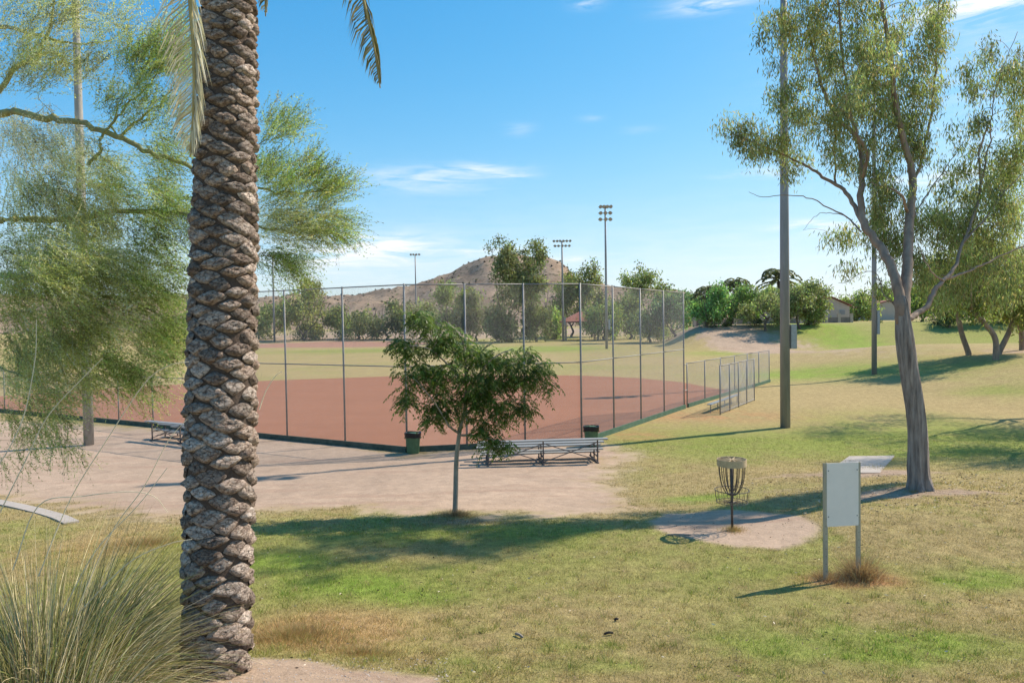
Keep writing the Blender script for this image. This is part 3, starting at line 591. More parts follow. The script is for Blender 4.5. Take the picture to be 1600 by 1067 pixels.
# ------------------------------------------------------------------ concrete tee pad, kerb edging
q = [at(1327, 713), at(1398, 712), at(1375, 739), at(1290, 739)]; V = [p+(0, 0, .015) for p in q]+[p+(0, 0, -.1) for p in q]
o = mk('tee_pad', np.array(V), np.array([[0, 3, 2, 1], [0, 1, 5, 4], [1, 2, 6, 5], [2, 3, 7, 6], [3, 0, 4, 7]]), MT['conc']); tag(o, 'pale concrete tee pad in the worn grass behind the sign', 'tee pad')
kp = smooth_poly([at(-160, 768), at(-60, 776), at(0, 786), at(50, 797), at(90, 808), at(112, 818)], 6)
o = MB(); 
for a, b in zip(kp[:-1], kp[1:]): o.beam(a+(0, 0, -.02), b+(0, 0, -.02), .30, .12)
tag(o.build('concrete_edging', MT['conc']), 'curved pale concrete edging between the bare earth and the grass clump', 'kerb')

# ------------------------------------------------------------------ palm in the foreground
pb = at(338, 1048); PY = pb[1]
PR = empty('date_palm', pb, 'massive date palm with a scaly cut trunk in the foreground', 'palm tree')
ptop = pt(357, 0, PY+.15); 
def pax(z):
    t = (z-pb[2])/(ptop[2]-pb[2]); return np.array([pb[0]+(ptop[0]-pb[0])*t, pb[1]+(ptop[1]-pb[1])*t, z])
def prad(z):
    t = (z-pb[2])/(ptop[2]-pb[2]); return np.interp(t, [-.1, 0, .1, .22, .35, .6, .8, 1, 1.5], [.40, .345, .335, .345, .345, .325, .305, .275, .26])-.035
zt = 10.3
zs = np.linspace(pb[2]-.4, zt, 60); MB().tube([pax(z) for z in zs], np.array([prad(z)-.014 for z in zs]), 28).build('trunk', MT['palmcore'], PR, True)
def boot_mesh(k):
    r = random.Random(k); nu, nv = 12, 5; V = []; 
    for iv in range(nv+1):
        f = iv/nv                         # 0 rim .. 1 centre
        for iu in range(nu):
            a = 2*math.pi*iu/nu; ca, sa = math.cos(a), math.sin(a)
            rad = 1/((abs(ca)**1.25+abs(sa)**1.25)**(1/1.25)); rad = rad*.90+.10
            rr = rad*(1-f)**.8 if f < 1 else 0
            x = ca*rr; z = sa*rr*(1.0 if sa > 0 else .95)
            y = .22+.78*(1-(1-f)**3.2)-.30*max(0, f-.5); y += r.uniform(-.17, .17)*(f > 0); 
            y += -.20*z                       # lower lip stands further out
            if f == 0: y = -.25
            V.append((x+r.uniform(-.05, .05), y, z+r.uniform(-.06, .06)))
    F = []
    for iv in range(nv):
        for iu in range(nu): a = iv*nu+iu; b = iv*nu+(iu+1) % nu; F.append((a, b, b+nu, a+nu))
    me = bpy.data.meshes.new('boot'); me.from_pydata(V, [], F); me.materials.append(MT['boot'] if k % 3 else MT['boot_pale']); me.validate(); me.update()
    for p in me.polygons: p.use_smooth = (random.random() < .999)
    return me
BM = [boot_mesh(k) for k in range(9)]
boots = []; i = 0; z = pb[2]-.15; GA_ = math.radians(137.508)
while z < zt-.3:
    t = (z-pb[2])/(ptop[2]-pb[2]); dens = np.interp(t, [0, .15, .5, 1, 1.4], [47, 55, 62, 80, 86])
    boots.append((z, i*GA_+random.uniform(-.09, .09), dens)); z += 1/dens*random.uniform(.8, 1.2); i += 1
info = []
for (z, a, dens) in boots:
    R = prad(z); A = 2*math.pi*R/dens; w = math.sqrt(A*1.85)*.60*random.uniform(.72, 1.20); h = math.sqrt(A/1.85)*.68*random.uniform(.72, 1.18); p = .050*random.uniform(.6, 1.35)
    n = np.array([math.cos(a), math.sin(a), 0]); c = pax(z)+n*(R-.022); tc_ = unit(np.array([0, 0, CAMZ])-c); vis = n@tc_
    info.append((vis if z < 8.4 else -2, c, a, w, p, h, random.uniform(-.16, .16)))
order = sorted(range(len(info)), key=lambda k: -info[k][0]); rest = MB()
for rank, k in enumerate(order):
    vis, c, a, w, p, h, rot = info[k]; me = BM[random.randrange(9)]
    # local x = tangent, y = outward, z = up
    T = np.array([-math.sin(a), math.cos(a), 0]); Nn = np.array([math.cos(a), math.sin(a), 0]); U = np.array([0, 0, 1.]); Nn2 = unit(Nn+U*.22); U2 = np.cross(T, Nn2)*-1; U2 = U2*np.sign(U2[2])
    T2 = T*math.cos(rot)+U2*math.sin(rot); U3 = np.cross(T2, Nn2); U3 = U3*np.sign(U3[2])
    if rank < 300:
        o = bpy.data.objects.new('boot', me); COL.objects.link(o); o.parent = PR
        m4 = Matrix(((T2[0]*w, Nn2[0]*p, U3[0]*h, 0), (T2[1]*w, Nn2[1]*p, U3[1]*h, 0), (T2[2]*w, Nn2[2]*p, U3[2]*h, 0), (0, 0, 0, 1)))
        o.matrix_local = Matrix.Translation(Vector(c-pb)) @ m4
    else:
        V = np.array([v.co[:] for v in me.vertices]); F = np.array([q.vertices[:] for q in me.polygons]); rest.add(V[:, :1]*T2*w+V[:, 1:2]*Nn2*p+V[:, 2:]*U3*h+c, F)
tag(rest.build('boots_behind', MT['boot'], PR), kind='stuff')
def frond(path, nleaf, Ll, c1, c2, droop, sidedir=None, width=.028, name='frond'):
    P = smooth_poly(path, 8); n = len(P); T = unit(np.gradient(P, axis=0)); s = np.linspace(.12, .985, nleaf); L = Ll*np.sin(np.clip(s*.9+.12, 0, 1)*math.pi)**.6
    Pi = np.array([np.interp(s*(n-1), np.arange(n), P[:, k]) for k in range(3)]).T; Ti = unit(np.array([np.interp(s*(n-1), np.arange(n), T[:, k]) for k in range(3)]).T)
    Vs = []; Fs = []; Cs = []; o = 0
    side = unit(np.cross(Ti, (0, 0, 1.)) if sidedir is None else np.tile(np.asarray(sidedir, float), (nleaf, 1)))
    for sg in (-1, 1):
        D0 = unit(Ti*(.75 if sg < 0 or sidedir is None else 1.25)+side*sg*(.9 if sg < 0 or sidedir is None else .28)+rng.normal(size=(nleaf, 3))*.10+np.array([0, 0, -.15*droop])); D1 = unit(D0+np.array([0, 0, -1.])*droop*.8)
        Wv = unit(np.cross(D0, rng.normal(size=(nleaf, 3))*.35+np.array([0, .3, 1.])))*width*.5; Lk = (L*rng.uniform(.8, 1.1, nleaf))[:, None]
        a = Pi; m_ = Pi+D0*Lk*.5; e = m_+D1*Lk*.5
        V = np.stack([a-Wv*.6, a+Wv*.6, m_+Wv, m_-Wv, e], 1).reshape(-1, 3); b = np.arange(nleaf)[:, None]*5
        Vs.append(V); Fs.append((b+np.array([0, 1, 2, 3])+o, b+np.array([3, 2, 4])+o)); o += len(V)
        col = c1+(c2-c1)*rng.random((nleaf, 1)); Cs.append(np.repeat(col*(1+.12*rng.normal(size=(nleaf, 1))), 5, 0))
    return P, np.concatenate(Vs), [np.concatenate([f[0] for f in Fs]), np.concatenate([f[1] for f in Fs])], np.clip(np.concatenate(Cs), .01, .9)
GRN1 = np.array([.10, .13, .04]); GRN2 = np.array([.20, .20, .07]); TAN1 = np.array([.52, .46, .32]); TAN2 = np.array([.80, .74, .60]); OL1 = np.array([.14, .13, .04]); OL2 = np.array([.34, .27, .11])
def add_frond(path, nleaf, Ll, c1, c2, droop, sd=None, wd=.028, rm='bark_green'):
    P, V, F, C = frond(path, nleaf, Ll, c1, c2, droop, sd, wd)
    o = mk('frond', V, F, MT['dryleaf'], PR, C); b = MB().tube(P, np.linspace(.028, .006, len(P)), 6); b.build('rachis', MT['frond_rib'], o, True)
MT['frond_rib'] = mat('frond_rib', (.42, .33, .14), nscale=6, namt=.2)
ct = pax(zt-.25)
add_frond([ct+(-.3, -.2, 0), pt(286, -160, PY-.55), pt(297, 0, PY-.6), pt(303, 90, PY-.6), pt(302, 170, PY-.58), pt(297, 245, PY-.55)], 130, .50, TAN1, TAN2, 1.0, (1, .15, 0), .013)
add_frond([ct+(.25, -.1, 0), pt(480, -260, PY-.3), pt(540, -120, PY-.4), pt(568, 0, PY-.4), pt(584, 70, PY-.4), pt(594, 138, PY-.4)], 120, .40, OL1, OL2, 1.7, (1, .6, 0), .017)
add_frond([ct+(.2, .2, 0), pt(400, -220, PY+.5), pt(412, -80, PY+.6), pt(415, 26, PY+.6)], 60, .34, OL1, TAN2, 1.4, (1, .3, 0), .022)
for k in range(26):
    a = k*2.4+.3; el0 = random.uniform(-.1, 1.2); L = random.uniform(2.4, 3.2); d = np.array([math.cos(a), math.sin(a), 0])
    if d[1] < -.2 and el0 < .5: el0 = .7
    p = [ct, ct+d*L*.35*math.cos(el0)+(0, 0, L*.4*math.sin(el0)+.3), ct+d*L*.75*math.cos(el0*.6)+(0, 0, L*.42*math.sin(el0)+.25), ct+d*L*.98+(0, 0, L*.2*math.sin(el0)-.35)]
    add_frond(p, 50, .4, GRN1, GRN2, .35)

# ------------------------------------------------------------------ big eucalyptus on the right
def euc_leaves(C, per, spread, L, Wd, cols, parent, drop=.9, name='crown', split=None):
    n = len(C)*per; P = np.repeat(C, per, 0)+rng.normal(size=(n, 3))*spread*np.array([.9, .9, .9]); P[:, 2] -= np.abs(rng.normal(size=n))*spread*.95
    D = rng.normal(size=(n, 3))*.55+np.array([0, 0, -drop]); lum = np.repeat(1+.22*rng.normal(size=(len(C), 1)), per, 0)
    col = cols(n)*np.clip(lum, .5, 1.6); V, F, CC = leaf_mesh(P, D, L*rng.uniform(.6, 1.25, n), Wd*rng.uniform(.7, 1.2, n), np.clip(col, .005, .8)); return mk(name, V, F, MT['leaf'], parent, CC)
tb = at(1437, 764); TY = tb[1]; T1 = empty('eucalyptus_tree', tb, 'large eucalyptus with a leaning grey trunk rising from worn earth at the right', 'tree')
sk = Skel(); q = lambda px, py, dy=0: pt(px, py, TY+dy)
tr = smooth_poly([tb+(0, 0, -.3), tb+(-.01, 0, .05), q(1434, 735), q(1434, 690), q(1430, 640), q(1422, 590), q(1415, 540), q(1411, 500), q(1411, 475), q(1411, 462)], 8)
rr = np.interp(np.linspace(0, 1, len(tr)), [0, .1, .18, .35, .7, 1], [.40, .29, .235, .205, .185, .06])
trm = MB().tube(tr, rr, 40); Vt = trm.V[0]; cen = np.repeat(tr, 40, 0); kk = len(tr)*40
rad_ = Vt[:kk]-cen; ang_ = np.tile(np.arange(40)*2*math.pi/40, len(tr)); hh = cen[:, 2]
fl = 1+.075*np.sin(ang_*7+1.3*np.sin(hh*1.1))+.05*np.sin(ang_*3+hh*.6)+.10*(fbm(ang_*5, hh*1.2, 3)-.5)*2+.16*np.sin(ang_*5+.5)*np.exp(-np.clip(hh-tb[2], 0, 9)*3.2)
Vt[:kk] = cen+rad_*fl[:, None]; trm.build('trunk', MT['bark_grey'], T1, True); sk.P.append(tr[-14:]); sk.R.append(rr[-14:])
LIMBS = [([(1409, 505, 0), (1405, 465, 0), (1396, 425, -.1), (1375, 385, -.3), (1352, 355, -.4), (1345, 320, -.5), (1347, 280, -.5), (1346, 240, -.6), (1338, 215, -.6), (1310, 185, -.8), (1290, 150, -1), (1275, 100, -1.1), (1262, 40, -1.2)], .17, .04),
  ([(1352, 355, -.4), (1335, 322, -.6), (1318, 297, -.8), (1290, 280, -1), (1265, 262, -1.2), (1240, 250, -1.4), (1200, 232, -1.5), (1160, 215, -1.6), (1130, 200, -1.6)], .085, .015),
  ([(1412, 505, 0), (1414, 460, .1), (1418, 420, .2), (1420, 370, .3), (1424, 320, .4), (1426, 280, .5), (1418, 240, .5), (1408, 205, .5), (1398, 150, .5), (1392, 90, .4), (1380, 20, .4), (1370, -60, .4)], .19, .05),
  ([(1418, 330, .3), (1405, 300, 0), (1380, 292, -.2), (1360, 285, -.3)], .05, .015),
  ([(1347, 280, -.5), (1355, 240, -.2), (1335, 200, .2), (1320, 120, .4), (1312, 40, .4), (1310, -40, .4)], .07, .03),
  ([(1426, 290, .5), (1440, 250, .8), (1455, 180, 1), (1462, 110, 1.1), (1466, 30, 1.2), (1470, -50, 1.2)], .06, .02),
  ([(1306, 288, -.9), (1304, 240, -1), (1306, 200, -1), (1300, 150, -1.1)], .035, .015),
  ([(1345, 362, -.4), (1325, 340, -.7), (1295, 325, -.9), (1262, 308, -1), (1225, 306, -1.1), (1190, 308, -1.2), (1170, 300, -1.2)], .03, .008),
  ([(1322, 338, -.7), (1290, 332, -1), (1270, 342, -1.1), (1255, 360, -1.1)], .015, .005),
  ([(1425, 345, .5), (1450, 300, .9), (1480, 260, 1.2), (1510, 215, 1.5)], .03, .01),
  ([(1418, 500, 0), (1432, 490, .2), (1448, 480, .3), (1460, 455, .4), (1472, 440, .5), (1490, 420, .8), (1505, 380, 1.0), (1520, 340, 1.1), (1532, 290, 1.2), (1530, 240, 1.2), (1545, 190, 1.2)], .10, .03),
  ([(1480, 435, .7), (1510, 425, 1), (1540, 412, 1.1), (1575, 395, 1.2), (1610, 380, 1.2)], .05, .02),
  ([(1404, 480, -.1), (1380, 460, -.3), (1372, 430, -.4), (1350, 425, -.5), (1325, 440, -.6), (1310, 442, -.6)], .02, .006),
  ([(1532, 290, 1.2), (1545, 230, 1.2), (1550, 180, 1.2), (1562, 120, 1.2), (1590, 50, 1.2)], .03, .01),
  ([(1505, 380, 1), (1540, 340, 1), (1570, 300, 1), (1610, 260, 1)], .035, .01),
  ([(1475, 440, .5), (1455, 425, .3), (1440, 395, .2), (1430, 370, .2)], .03, .01)]
for L, r0, r1 in LIMBS: sk.add_limb([q(p[0], p[1], abs(p[2])*1.4+1.0*sst(500-p[1], 0, 260)) for p in L], r0*.78, r1*.7, 12, 5, .012)
BL = [(1330, 120, 0, 80, 95, 1.6, 60), (1270, 60, -.8, 75, 75, 1.2, 44), (1235, 140, -1, 55, 50, .8, 24), (1215, 30, -1, 45, 45, .8, 18), (1395, 60, .2, 80, 90, 1.4, 50), (1450, 110, .8, 38, 70, .9, 26), (1460, 30, .9, 38, 50, .8, 18),
  (1190, 215, -1.5, 62, 32, .6, 24), (1140, 200, -1.6, 24, 20, .3, 7), (1240, 230, -1.2, 45, 40, .6, 16), (1300, 190, -.6, 60, 50, .9, 26), (1400, 170, .4, 55, 70, 1, 34), (1350, 240, -.2, 55, 50, .8, 20), (1425, 220, .5, 28, 60, .6, 20), (1390, 290, 0, 35, 50, .6, 18),
  (1370, 340, -.4, 28, 45, .5, 16), (1318, 362, -.7, 28, 14, .3, 7), (1328, 415, -.6, 14, 14, .2, 4), (1400, 370, .1, 30, 40, .4, 14), (1440, 350, .6, 40, 60, .6, 20), (1480, 330, 1, 45, 60, .7, 26), (1530, 300, 1.2, 60, 70, .9, 36), (1500, 400, .8, 50, 35, .6, 20), (1580, 340, 1.1, 50, 90, 1, 34), (1450, 410, .4, 26, 30, .4, 9), (1375, 440, -.4, 10, 12, .2, 3), (1310, -60, 0, 140, 60, 1.6, 44), (1500, 230, 1.2, 35, 45, .6, 10), (1540, 110, 1.2, 40, 50, .8, 20), (1590, 110, 1.2, 35, 50, .8, 18), (1580, 220, 1.2, 45, 60, .8, 26), (1535, 190, 1.2, 25, 35, .5, 8), (1600, 420, 1.2, 45, 55, .8, 20), (1550, 440, 1, 40, 30, .6, 14), (1490, 460, .8, 30, 24, .4, 8), (1520, 370, 1, 50, 40, .6, 16)]
C = blobs([(a, b, TY+abs(y)*1.15+1.5, rx, ry, ry2, max(2, int(n*.74))) for (a, b, y, rx, ry, ry2, n) in BL]); sk.grow(C, .006, .012, 4, .10)
sk.limb.build('branch', MT['bark_tan'], T1, True); sk.twig.build('twigs', MT['bark_tan'], T1, True)['kind'] = 'stuff'
EC = lambda n: vary((.29, .32, .13), n, .28, (.46, .35, .19), .12)
euc_leaves(C, 135, .155, .15, .027, EC, T1, 1.4)

# ------------------------------------------------------------------ generic trees
def grow_tree(name, label, cat, base, h, w, trunk_r, col, seed, leaf=(.12, .04), nclu=60, per=60, crown_lo=.3, droop=.4, spread=.35, bark='bark_tan', lean=(0, 0), group=None, shape='round', forks=3, c2=None, p2=.08, depth=None):
    global rng
    keep = rng; rng = np.random.default_rng(seed); rd = random.Random(seed)
    base = np.asarray(base, float); root = empty(name, base, label, cat, group); sk = Skel(); rw = w/2
    top = base+(lean[0], lean[1], h*crown_lo*1.1); mid = base+np.array([lean[0]*.3+rd.uniform(-.04, .04)*h, lean[1]*.3, h*crown_lo*.55])
    sk.add_limb([base+(0, 0, -.2), base+(0, 0, .02*h), mid, top], trunk_r*1.15, trunk_r*.75, 10, 5); 
    for k in range(forks):
        a = k*2*math.pi/forks+rd.uniform(-.5, .5); rr = rw*rd.uniform(.35, .75); e = top+np.array([math.cos(a)*rr, math.sin(a)*rr, h*(1-crown_lo)*rd.uniform(.45, .85)])
        m_ = top+(e-top)*.45+np.array([math.cos(a)*rr*.15, math.sin(a)*rr*.15, -.04*h]); sk.add_limb([top, m_, e], trunk_r*.6, trunk_r*.12, 7, 5, h*.006)
    # lobed crown
    nl = 9; lob = []
    for k in range(nl):
        v = unit(rng.normal(size=3)); 
        if shape == 'tall': s = np.array([.55, .55, .9])
        elif shape == 'flat': s = np.array([.8, .8, .55])
        else: s = np.array([.62, .62, .62])
        lob.append((v*s, rd.uniform(.28, .50)))
    cc = base+np.array([lean[0]*1.15, lean[1]*1.15, h*(crown_lo+(1-crown_lo)*.5)]); hz = h*(1-crown_lo)*.5; C = []
    for k in range(nclu):
        l, r = lob[rd.randrange(nl)]; g = unit(rng.normal(size=3))*rng.random()**.4*r; C.append(cc+(l+g)*np.array([rw, rw, hz])*1.03)
    C = np.array(C); sk.grow(C, .02*trunk_r/.2, .012, 4, .08)
    sk.limb.build('trunk', MT[bark], root, True); sk.twig.build('twigs', MT[bark], root, True)['kind'] = 'stuff'
    f = lambda n: vary(col, n, .25, c2, p2)
    euc_leaves(C, per, spread, leaf[0], leaf[1], f, root, droop)
    rng = keep; return root
# trees just out of the frame on the right, whose crowns and shadows reach into it
grow_tree('eucalyptus_tree', 'eucalyptus whose crown leans in from beyond the right edge', 'tree', (31, 36, Hs(31, 36)), 14.5, 10, .22, (.29, .31, .09), 11, (.22, .055), 150, 90, .28, .9, .42, 'bark_tan', (-3.5, 0), c2=(.24, .19, .09))
grow_tree('eucalyptus_tree', 'nearer eucalyptus leaning in from beyond the right edge and shading the lawn', 'tree', (25, 27.5, Hs(25, 27.5)), 13.5, 9, .2, (.29, .31, .09), 12, (.20, .05), 210, 90, .33, .9, .42, 'bark_tan', (-2.6, 0))
# four on the right slope
G = 'leaning eucalyptus trees on the right slope'
gr = [(1513, 555, 190, 110, -18, 'eucalyptus with a single trunk leaning left, behind the large grey trunk', 21), (1556, 562, 210, 120, -36, 'eucalyptus with a forked brown trunk leaning left over the lawn', 22), (1561, 554, 170, 90, 26, 'eucalyptus with a trunk bent sharply to the right', 23), (1597, 547, 190, 110, -20, 'pale trunked eucalyptus cut by the right edge of the lawn', 24)]
for (px, py, hp, wp, ln, lab, sd) in gr:
    b = at(px, py); s = b[1]/FP; grow_tree('eucalyptus_tree', lab, 'tree', b, hp*s, wp*s, .24, (.29, .32, .09), sd, (.36, .11), 100, 80, .33, .9, .55, 'bark_tan', (ln*s, 0), G, c2=(.26, .21, .09), forks=3)
# far trees:  px, base y, height px, width px, colour, kind, lo, label
FT = [
 (476, 532, 92, 100, (.135, .135, .055), 'tall', .15, 'olive tree with drooping crown behind the left wing of the backstop'),
 (425, 530, 55, 80, (.115, .13, .05), 'round', .1, 'low olive tree by the slim far pole beside the palm'),
 (350, 530, 70, 90, (.12, .135, .05), 'round', .1, 'low green tree of the far field hidden behind the palm'),
 (560, 530, 60, 80, (.13, .14, .055), 'flat', .15, 'dusty bush tree at the hill foot right of the olive tree'),
 (605, 530, 66, 85, (.10, .105, .05), 'flat', .2, 'dark spreading mesquite left of the young tree top'),
 (655, 530, 62, 70, (.14, .15, .055), 'round', .15, 'pale mesquite behind the young tree top'),
 (700, 532, 98, 85, (.12, .135, .05), 'round', .2, 'broad green tree just right of the single row pole'),
 (745, 533, 90, 70, (.085, .09, .05), 'round', .25, 'dark tree left of the two tall eucalypts'),  # leaf colour darker than the trees beside it
 (792, 534, 158, 92, (.10, .11, .05), 'tall', .22, 'tall eucalyptus with a ragged top before the hill peak'),
 (838, 534, 160, 66, (.105, .115, .05), 'tall', .25, 'tall narrow eucalyptus left of the two row floodlight pole'),
 (866, 530, 50, 30, (.15, .20, .05), 'round', .05, 'small bright green bush tree at the foot of the two row pole'),
 (893, 526, 112, 60, (.12, .13, .05), 'round', .25, 'mid green tree behind the two row floodlight pole'),
 (925, 526, 112, 46, (.13, .14, .055), 'tall', .3, 'thin topped eucalyptus right of the corner post'),
 (945, 532, 72, 56, (.12, .145, .05), 'round', .2, 'leaning round tree behind the three row floodlight pole'),
 (1016, 535, 112, 90, (.125, .145, .055), 'tall', .25, 'pale trunked eucalyptus seen through the right wing of the backstop'),
 (985, 530, 80, 60, (.14, .155, .06), 'round', .2, 'soft green tree between the two right hand posts'),
 (1055, 526, 75, 60, (.07, .11, .055), 'round', .15, 'blue green tree behind the end of the backstop'),
 (1104, 511, 74, 62, (.10, .17, .055), 'round', .12, 'bright green broad tree right of the backstop end'),
 (1078, 510, 62, 50, (.07, .115, .05), 'round', .1, 'dark green tree touching the backstop end post'),
 (1142, 508, 78, 76, (.09, .135, .045), 'round', .15, 'tall green tree behind the short date palm'),
 (1170, 505, 50, 50, (.12, .19, .04), 'round', .1, 'light green bush tree right of the short date palm'),
 (1196, 517, 54, 74, (.12, .135, .055), 'flat', .25, 'small spreading mesquite on the shaded mound'),
 (1217, 507, 62, 60, (.13, .15, .06), 'round', .2, 'olive tree just left of the thick grey pole'),
 (1249, 514, 78, 90, (.115, .13, .055), 'flat', .25, 'wide olive tree just right of the thick grey pole'),
 (1266, 508, 66, 56, (.125, .145, .055), 'round', .15, 'rounded olive tree in front of the stucco house'),
 (1336, 502, 52, 60, (.12, .15, .04), 'round', .05, 'yellow green hedge tree right of the stucco house'),
 (1322, 500, 40, 40, (.10, .09, .05), 'round', .05, 'brownish shrub tree at the corner of the stucco house'),
 (1382, 500, 55, 50, (.10, .14, .035), 'round', .05, 'bushy tree behind the cabinet of the second pole'),
 (1440, 503, 62, 60, (.11, .15, .035), 'round', .05, 'dense yellow green tree right of the large grey trunk'),
 (1475, 502, 58, 50, (.10, .135, .035), 'round', .05, 'dense green tree in the hedge row behind the low limb'),
 (1520, 505, 66, 70, (.11, .15, .04), 'round', .08, 'green tree filling the gap behind the leaning eucalypts'),
 (1575, 504, 70, 80, (.12, .16, .045), 'round', .08, 'green tree at the right edge behind the leaning eucalypts'),
 (1483, 512, 38, 30, (.07, .09, .035), 'round', .3, 'small dark tree on the right bank'),
]
for i, (px, py, hp, wp, col, shp, lo, lab) in enumerate(FT):
    b = at(px, py); s = b[1]/FP; col = tuple(np.array(col)*2.35); big = max(.9, hp*wp/5000); k = b[1]/180
    grow_tree('far_tree', lab, 'tree', b, hp*s, wp*s*1.15, .28*k+.04, col, 100+i, (.78*k, .33*k), int(76*big), 58, (lo*.5 if px < 1070 else lo*1.25), .75, .80*k, 'bark_far', (random.uniform(-.6, .6), 0), 'trees beyond the ball fields', shp, 3, (.20, .17, .09), .12)
# shrubs along the right bank
for i, (px, py, hp, wp, col, lab) in enumerate([(1112, 512, 17, 34, (.17, .21, .05), 'yellow green shrub in the gravel bed before the palm'), (1135, 510, 8, 14, (.10, .13, .05), 'small round shrub between the shrub and the palm'), (1180, 509, 12, 46, (.06, .10, .035), 'low dark hedge shrub left of the small mesquite'), (1222, 507, 14, 30, (.14, .18, .05), 'low pale shrub behind the thick grey pole'),
        (1270, 507, 10, 26, (.08, .09, .045), 'small brown green shrub below the rounded olive tree'), (1372, 505, 7, 12, (.10, .14, .04), 'tiny shrub on the grass by the second pole'), (1300, 498, 22, 24, (.26, .10, .10), 'pink flowering bush by the stucco house wall'), (1462, 507, 14, 26, (.05, .065, .03), 'dark shrub under the low limb of the large tree')]):
    b = at(px, py); s = b[1]/FP; k = b[1]/180
    grow_tree('shrub', lab, 'shrub', b, hp*s, wp*s, .08, col, 300+i, (.4*k, .18*k), 26, 26, .0, .2, .42*k, 'bark_far', (0, 0), 'shrubs on the far bank')

# far palms
def far_palm(b, h, label, fl, nf, r=.25, skirt=False, droop=.5):
    root = empty('far_palm', b, label, 'palm tree', 'palms in the far row'); t = b+(0, 0, h)
    MB().tube([b+(0, 0, -.3), b+(.05, 0, h*.5), t], np.array([r*1.1, r, r*1.1]), 10).build('trunk', MT['bark_far'], root, True)
    V = []; F4 = []; F3 = []; Cc = []; o = 0
    for k in range(nf):
        a = k*2.4; e = 1.35-1.9*(k/nf); d = np.array([math.cos(a), math.sin(a), 0]); L = fl*random.uniform(.85, 1.1)
        p = [t, t+d*L*.4*math.cos(e)+(0, 0, L*.45*math.sin(e)+.1*L), t+d*L*.8*math.cos(e*.7)+(0, 0, L*.5*math.sin(e)), t+d*L*.98*math.cos(e*.6)+(0, 0, L*.38*math.sin(e)-droop*.35*L)]
        P, v, f, c = frond(p, 24, fl*.24, np.array([.09, .12, .045]), np.array([.22, .21, .10]), .5, None, fl*.075)
        mk('frond', v, f, MT['leaf'], root, c)
b = at(1149, 506); s = b[1]/FP; far_palm(b, 54*s, 'short thick date palm before the green trees, right of the backstop', 4.2, 30, .35)
b = atxy(1105, 140); far_palm(b, 46*b[1]/FP, 'date palm half merged with the bright green tree', 3.4, 22, .3)
b = atxy(1217, 165); far_palm(b, 66*b[1]/FP, 'taller palm rising behind the thick grey pole', 5.0, 26, .3)
b = atxy(1206, 160); far_palm(b, 46*b[1]/FP, 'lower palm just left of the thick grey pole', 2.6, 20, .25)
b = atxy(1173, 260); far_palm(b, 53*b[1]/FP, 'slender fan palm alone against the sky', 1.9, 20, .22)

# low block wall with pillars, house, ramada
wa = atxy(1085, 150); wb = atxy(1330, 158); wz = 4.0
root = empty('block_wall', (wa+wb)/2, 'low tan block wall with pillars along the far right bank', 'wall')
nW = 13
for k in range(nW):
    p = wa+(wb-wa)*k/(nW-1); p[2] = wz-.6; MB().box(p+(0, 0, 1.15), (.62, .62, 2.3)).build('pillar', MT['stucco'], root); MB().box(p+(0, 0, 2.35), (.74, .74, .12)).build('pillar_cap', MT['stucco'], root)
    if k < nW-1:
        p2 = wa+(wb-wa)*(k+1)/(nW-1); p2[2] = wz-.6; u = unit(p2-p)*.33; MB().beam(p+u+(0, 0, .8), p2-u+(0, 0, .8), .22, 1.6).build('wall_panel', MT['blockwall'], root)
def house(c, w, d, h, rh, label, name='house'):
    root = empty(name, c, label, 'house'); x, y, z = c; MB().box(c+(0, 0, h/2), (w, d, h)).build('wall', MT['stucco'], root)
    e = .5; A = np.array([[x-w/2-e, y-d/2-e, z+h], [x+w/2+e, y-d/2-e, z+h], [x+w/2+e, y+d/2+e, z+h], [x-w/2-e, y+d/2+e, z+h], [x, y-d/2-e, z+h+rh], [x, y+d/2+e, z+h+rh]])
    V = np.concatenate([A, A+(0, 0, .22)]); V[:6, 2] += .003
    F4 = np.array([[6, 10, 11, 9], [10, 7, 8, 11], [0, 3, 5, 4], [4, 5, 2, 1], [0, 4, 10, 6], [4, 1, 7, 10], [3, 9, 11, 5], [5, 11, 8, 2], [0, 6, 9, 3], [1, 2, 8, 7]]); rf = mk('roof', V, F4, MT['rooftile'], root)
    G_ = np.array([[x-w/2, y-d/2, z+h], [x+w/2, y-d/2, z+h], [x, y-d/2, z+h+rh*.93]]); mk('gable', G_, np.array([[0, 1, 2]]), MT['stucco'], root)
    fr_ = MB().box(c+(w*.30, -d/2-.03, h*.6), (1.5, .1, 1.3)).build('window', MT['box'], root); MB().box(c+(w*.30, -d/2-.09, h*.6), (1.3, .04, 1.1)).build('pane', MT['pole'], fr_)
    return root
b = atxy(1296, 186); b[2] = 3.9; house(b+(0, 4, 0), 9.5, 10, 3.9, 2.4, 'pale stucco house with a red tile gable behind the olive trees')
b = atxy(1186, 230); house(b+(0, 4, 0), 12, 10, 4.5, 2.8, 'house with a red roof just showing by the slender fan palm')
b = atxy(1385, 230); house(b+(0, 4, 0), 14, 10, 4.0, 2.2, 'pale house hidden behind the hedge trees at the right')
b = at(907, 531); s = b[1]/FP; root = empty('ramada', b, 'open picnic ramada with a red hipped roof beyond the corner post', 'ramada'); w = 62*s/2; h = 29*s; x, y, z = b
A = np.array([[x-w, y-w, z+h], [x+w, y-w, z+h], [x+w, y+w, z+h], [x-w, y+w, z+h], [x, y, z+h*1.55]])
mk('roof', np.concatenate([A, A[:4]-(0, 0, .3)]), [np.array([[0, 1, 4], [1, 2, 4], [2, 3, 4], [3, 0, 4]]), np.array([[0, 5, 6, 1], [1, 6, 7, 2], [2, 7, 8, 3], [3, 8, 5, 0], [5, 8, 7, 6]])], MT['rooftile'], root)
